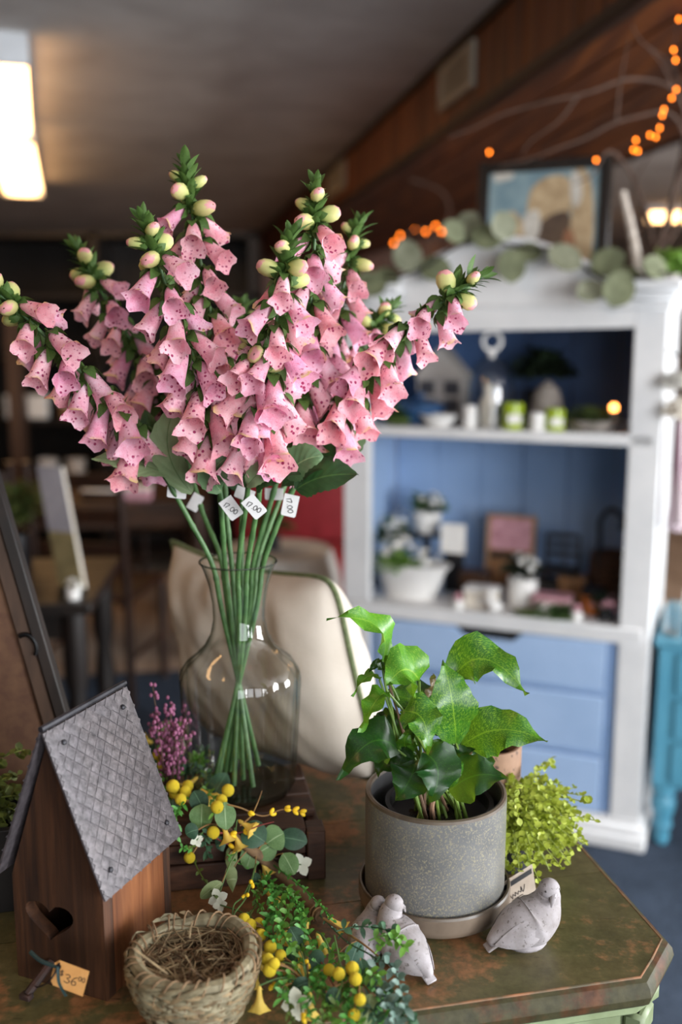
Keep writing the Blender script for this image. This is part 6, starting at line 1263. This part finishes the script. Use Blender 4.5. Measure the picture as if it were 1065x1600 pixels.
sprig([(415,1360),(428,1385),(455,1400),(475,1430)],'g',.010,.0045,13); sprig([(405,1360),(408,1385),(396,1420),(380,1450)],'o',.007,.003,10); sprig([(410,1365),(425,1400),(432,1430),(440,1460)],'g',.011,.006,13,.02)
sprig([(412,1370),(400,1400),(410,1425)],'f',.010,.004,8); sprig([(430,1400),(450,1420),(440,1450),(455,1480)],'f',.012,.007,11,.022); sprig([(440,1395),(465,1420),(470,1450)],'g',.011,.005,10,.02)
sprig([(430,1420),(415,1450),(430,1475)],'g',.012,.007,8,.02); sprig([(450,1450),(440,1480),(425,1520)],'o',.009,.004,9); sprig([(470,1450),(490,1480),(500,1520),(520,1560)],'g',.011,.006,12)
sprig([(495,1460),(515,1485),(540,1490)],'f',.013,.006,7); sprig([(480,1490),(490,1530),(480,1575),(490,1598)],'g',.011,.004,13); sprig([(500,1500),(530,1535),(545,1570),(540,1598)],'g',.012,.006,13)
sprig([(540,1540),(560,1530),(575,1520),(590,1530)],'f',.013,.007,8,.02); sprig([(505,1540),(510,1570),(505,1600)],'o',.011,.004,10); sprig([(455,1520),(450,1555),(455,1595)],'o',.010,.004,9); sprig([(525,1550),(545,1575),(560,1600)],'f',.012,.005,9)
sprig([(500,1430),(540,1470),(575,1490),(590,1500)],'t',.005,.003,7,.022); sprig([(525,1455),(555,1448),(590,1450),(612,1456)],'t',.012,.008,7,.035); sprig([(575,1470),(600,1462),(618,1470),(632,1480)],'f',.012,.007,7,.04); sprig([(585,1490),(600,1475),(622,1462)],'f',.010,.006,5,.04)
sprig([(580,1492),(590,1520),(600,1560),(615,1598)],'b',.014,.008,10,.02); sprig([(582,1495),(612,1510),(625,1545),(632,1575)],'b',.014,.008,10,.02); sprig([(560,1535),(590,1545),(610,1575),(620,1600)],'b',.013,.007,9,.02); sprig([(600,1545),(620,1575),(640,1598)],'t',.013,.008,7,.014)
sprig([(300,1310),(305,1350),(335,1400)],'o',.007,.005,6); sprig([(300,1330),(285,1325)],'g',.007,.004,5); sprig([(355,1335),(375,1350),(395,1345)],'g',.008,.004,7); sprig([(240,1190),(250,1215),(255,1250)],'g',.011,.006,9); sprig([(330,1300),(320,1310),(325,1335)],'t',.012,.006,6)
for _x0, _y0, _x1, _y1, _k in ((440,1385,480,1440,'f'),(425,1380,415,1440,'g'),(450,1430,490,1490,'g'),(470,1470,450,1530,'f'),(500,1490,480,1560,'g'),(520,1500,560,1560,'f'),(540,1500,520,1580,'o'),(560,1520,600,1590,'g'),(480,1520,520,1600,'f'),(560,1560,590,1600,'t'),(430,1500,440,1560,'g'),(285,1225,275,1270,'g'),(315,1225,335,1270,'f'),(250,1160,245,1200,'g')):
    sprig([(_x0,_y0),((_x0+_x1)/2+8,(_y0+_y1)/2),(_x1,_y1)], _k, .012, .005, 9, .016)
# curling twigs with little yellow buds
M_YBUD = pm('#e2b400', '#f2cf30', 60, 0.6, name='yellow_bud'); YBM = MB().ball((0,0,0),1,8,(.7,.7,1.15)).mesh('yellow_bud_mesh'); YBM.materials.append(M_YBUD)
def bud_twig(pxs, buds, mt, h=0.03, r_=.0011):
    sp = spline([gz(x, y, h) for x, y in pxs], 8); MB().tube(sp, [r_*(1-.5*i/len(sp)) for i in range(len(sp))], 6).build('twig', mt, ga)
    for f_ in buds:
        q, tn, _ = along(sp, f_)
        for s_ in (-1, 1): d = (Matrix.Rotation(s_*1.1+f_*9, 3, tn) @ tn.orthogonal().normalized()*.7+tn).normalized(); inst('yellow_bud', YBM, ga, frame_z(d, V((0,1,0)), q+d*.004, .0036))
bud_twig([(345,1255),(375,1262),(410,1275),(440,1265),(470,1268)], (.35,.62,.8,.9,.99), M_TWG); bud_twig([(375,1290),(392,1275),(402,1255),(409,1236)], (), M_TWG, .03); bud_twig([(330,1300),(370,1302),(405,1290),(428,1284)], (.3,.5), M_REDT)
bud_twig([(335,1308),(360,1320),(395,1315)], (.4,), M_REDT); bud_twig([(400,1350),(385,1400),(365,1430),(372,1450)], (.3,.5), M_STEMG); bud_twig([(395,1370),(380,1400),(365,1415),(363,1445)], (), M_STEMG)
bud_twig([(470,1440),(490,1480),(510,1520),(530,1555)], (), M_REDT, .02); bud_twig([(522,1462),(530,1500),(535,1530),(525,1560)], (), M_STEMG, .03); bud_twig([(505,1435),(560,1470),(592,1495)], (), M_TWG, .03, .0014)
bud_twig([(470,1470),(478,1510),(470,1560),(472,1590)], (.3,.97), M_STEMG, .02); bud_twig([(430,1470),(405,1480),(395,1510)], (.4,.7,.98), M_TWG, .012); bud_twig([(415,1530),(425,1535),(428,1550)], (.5,), M_STEMG, .01); bud_twig([(290,1200),(280,1188),(262,1180)], (), M_TWG, .01)
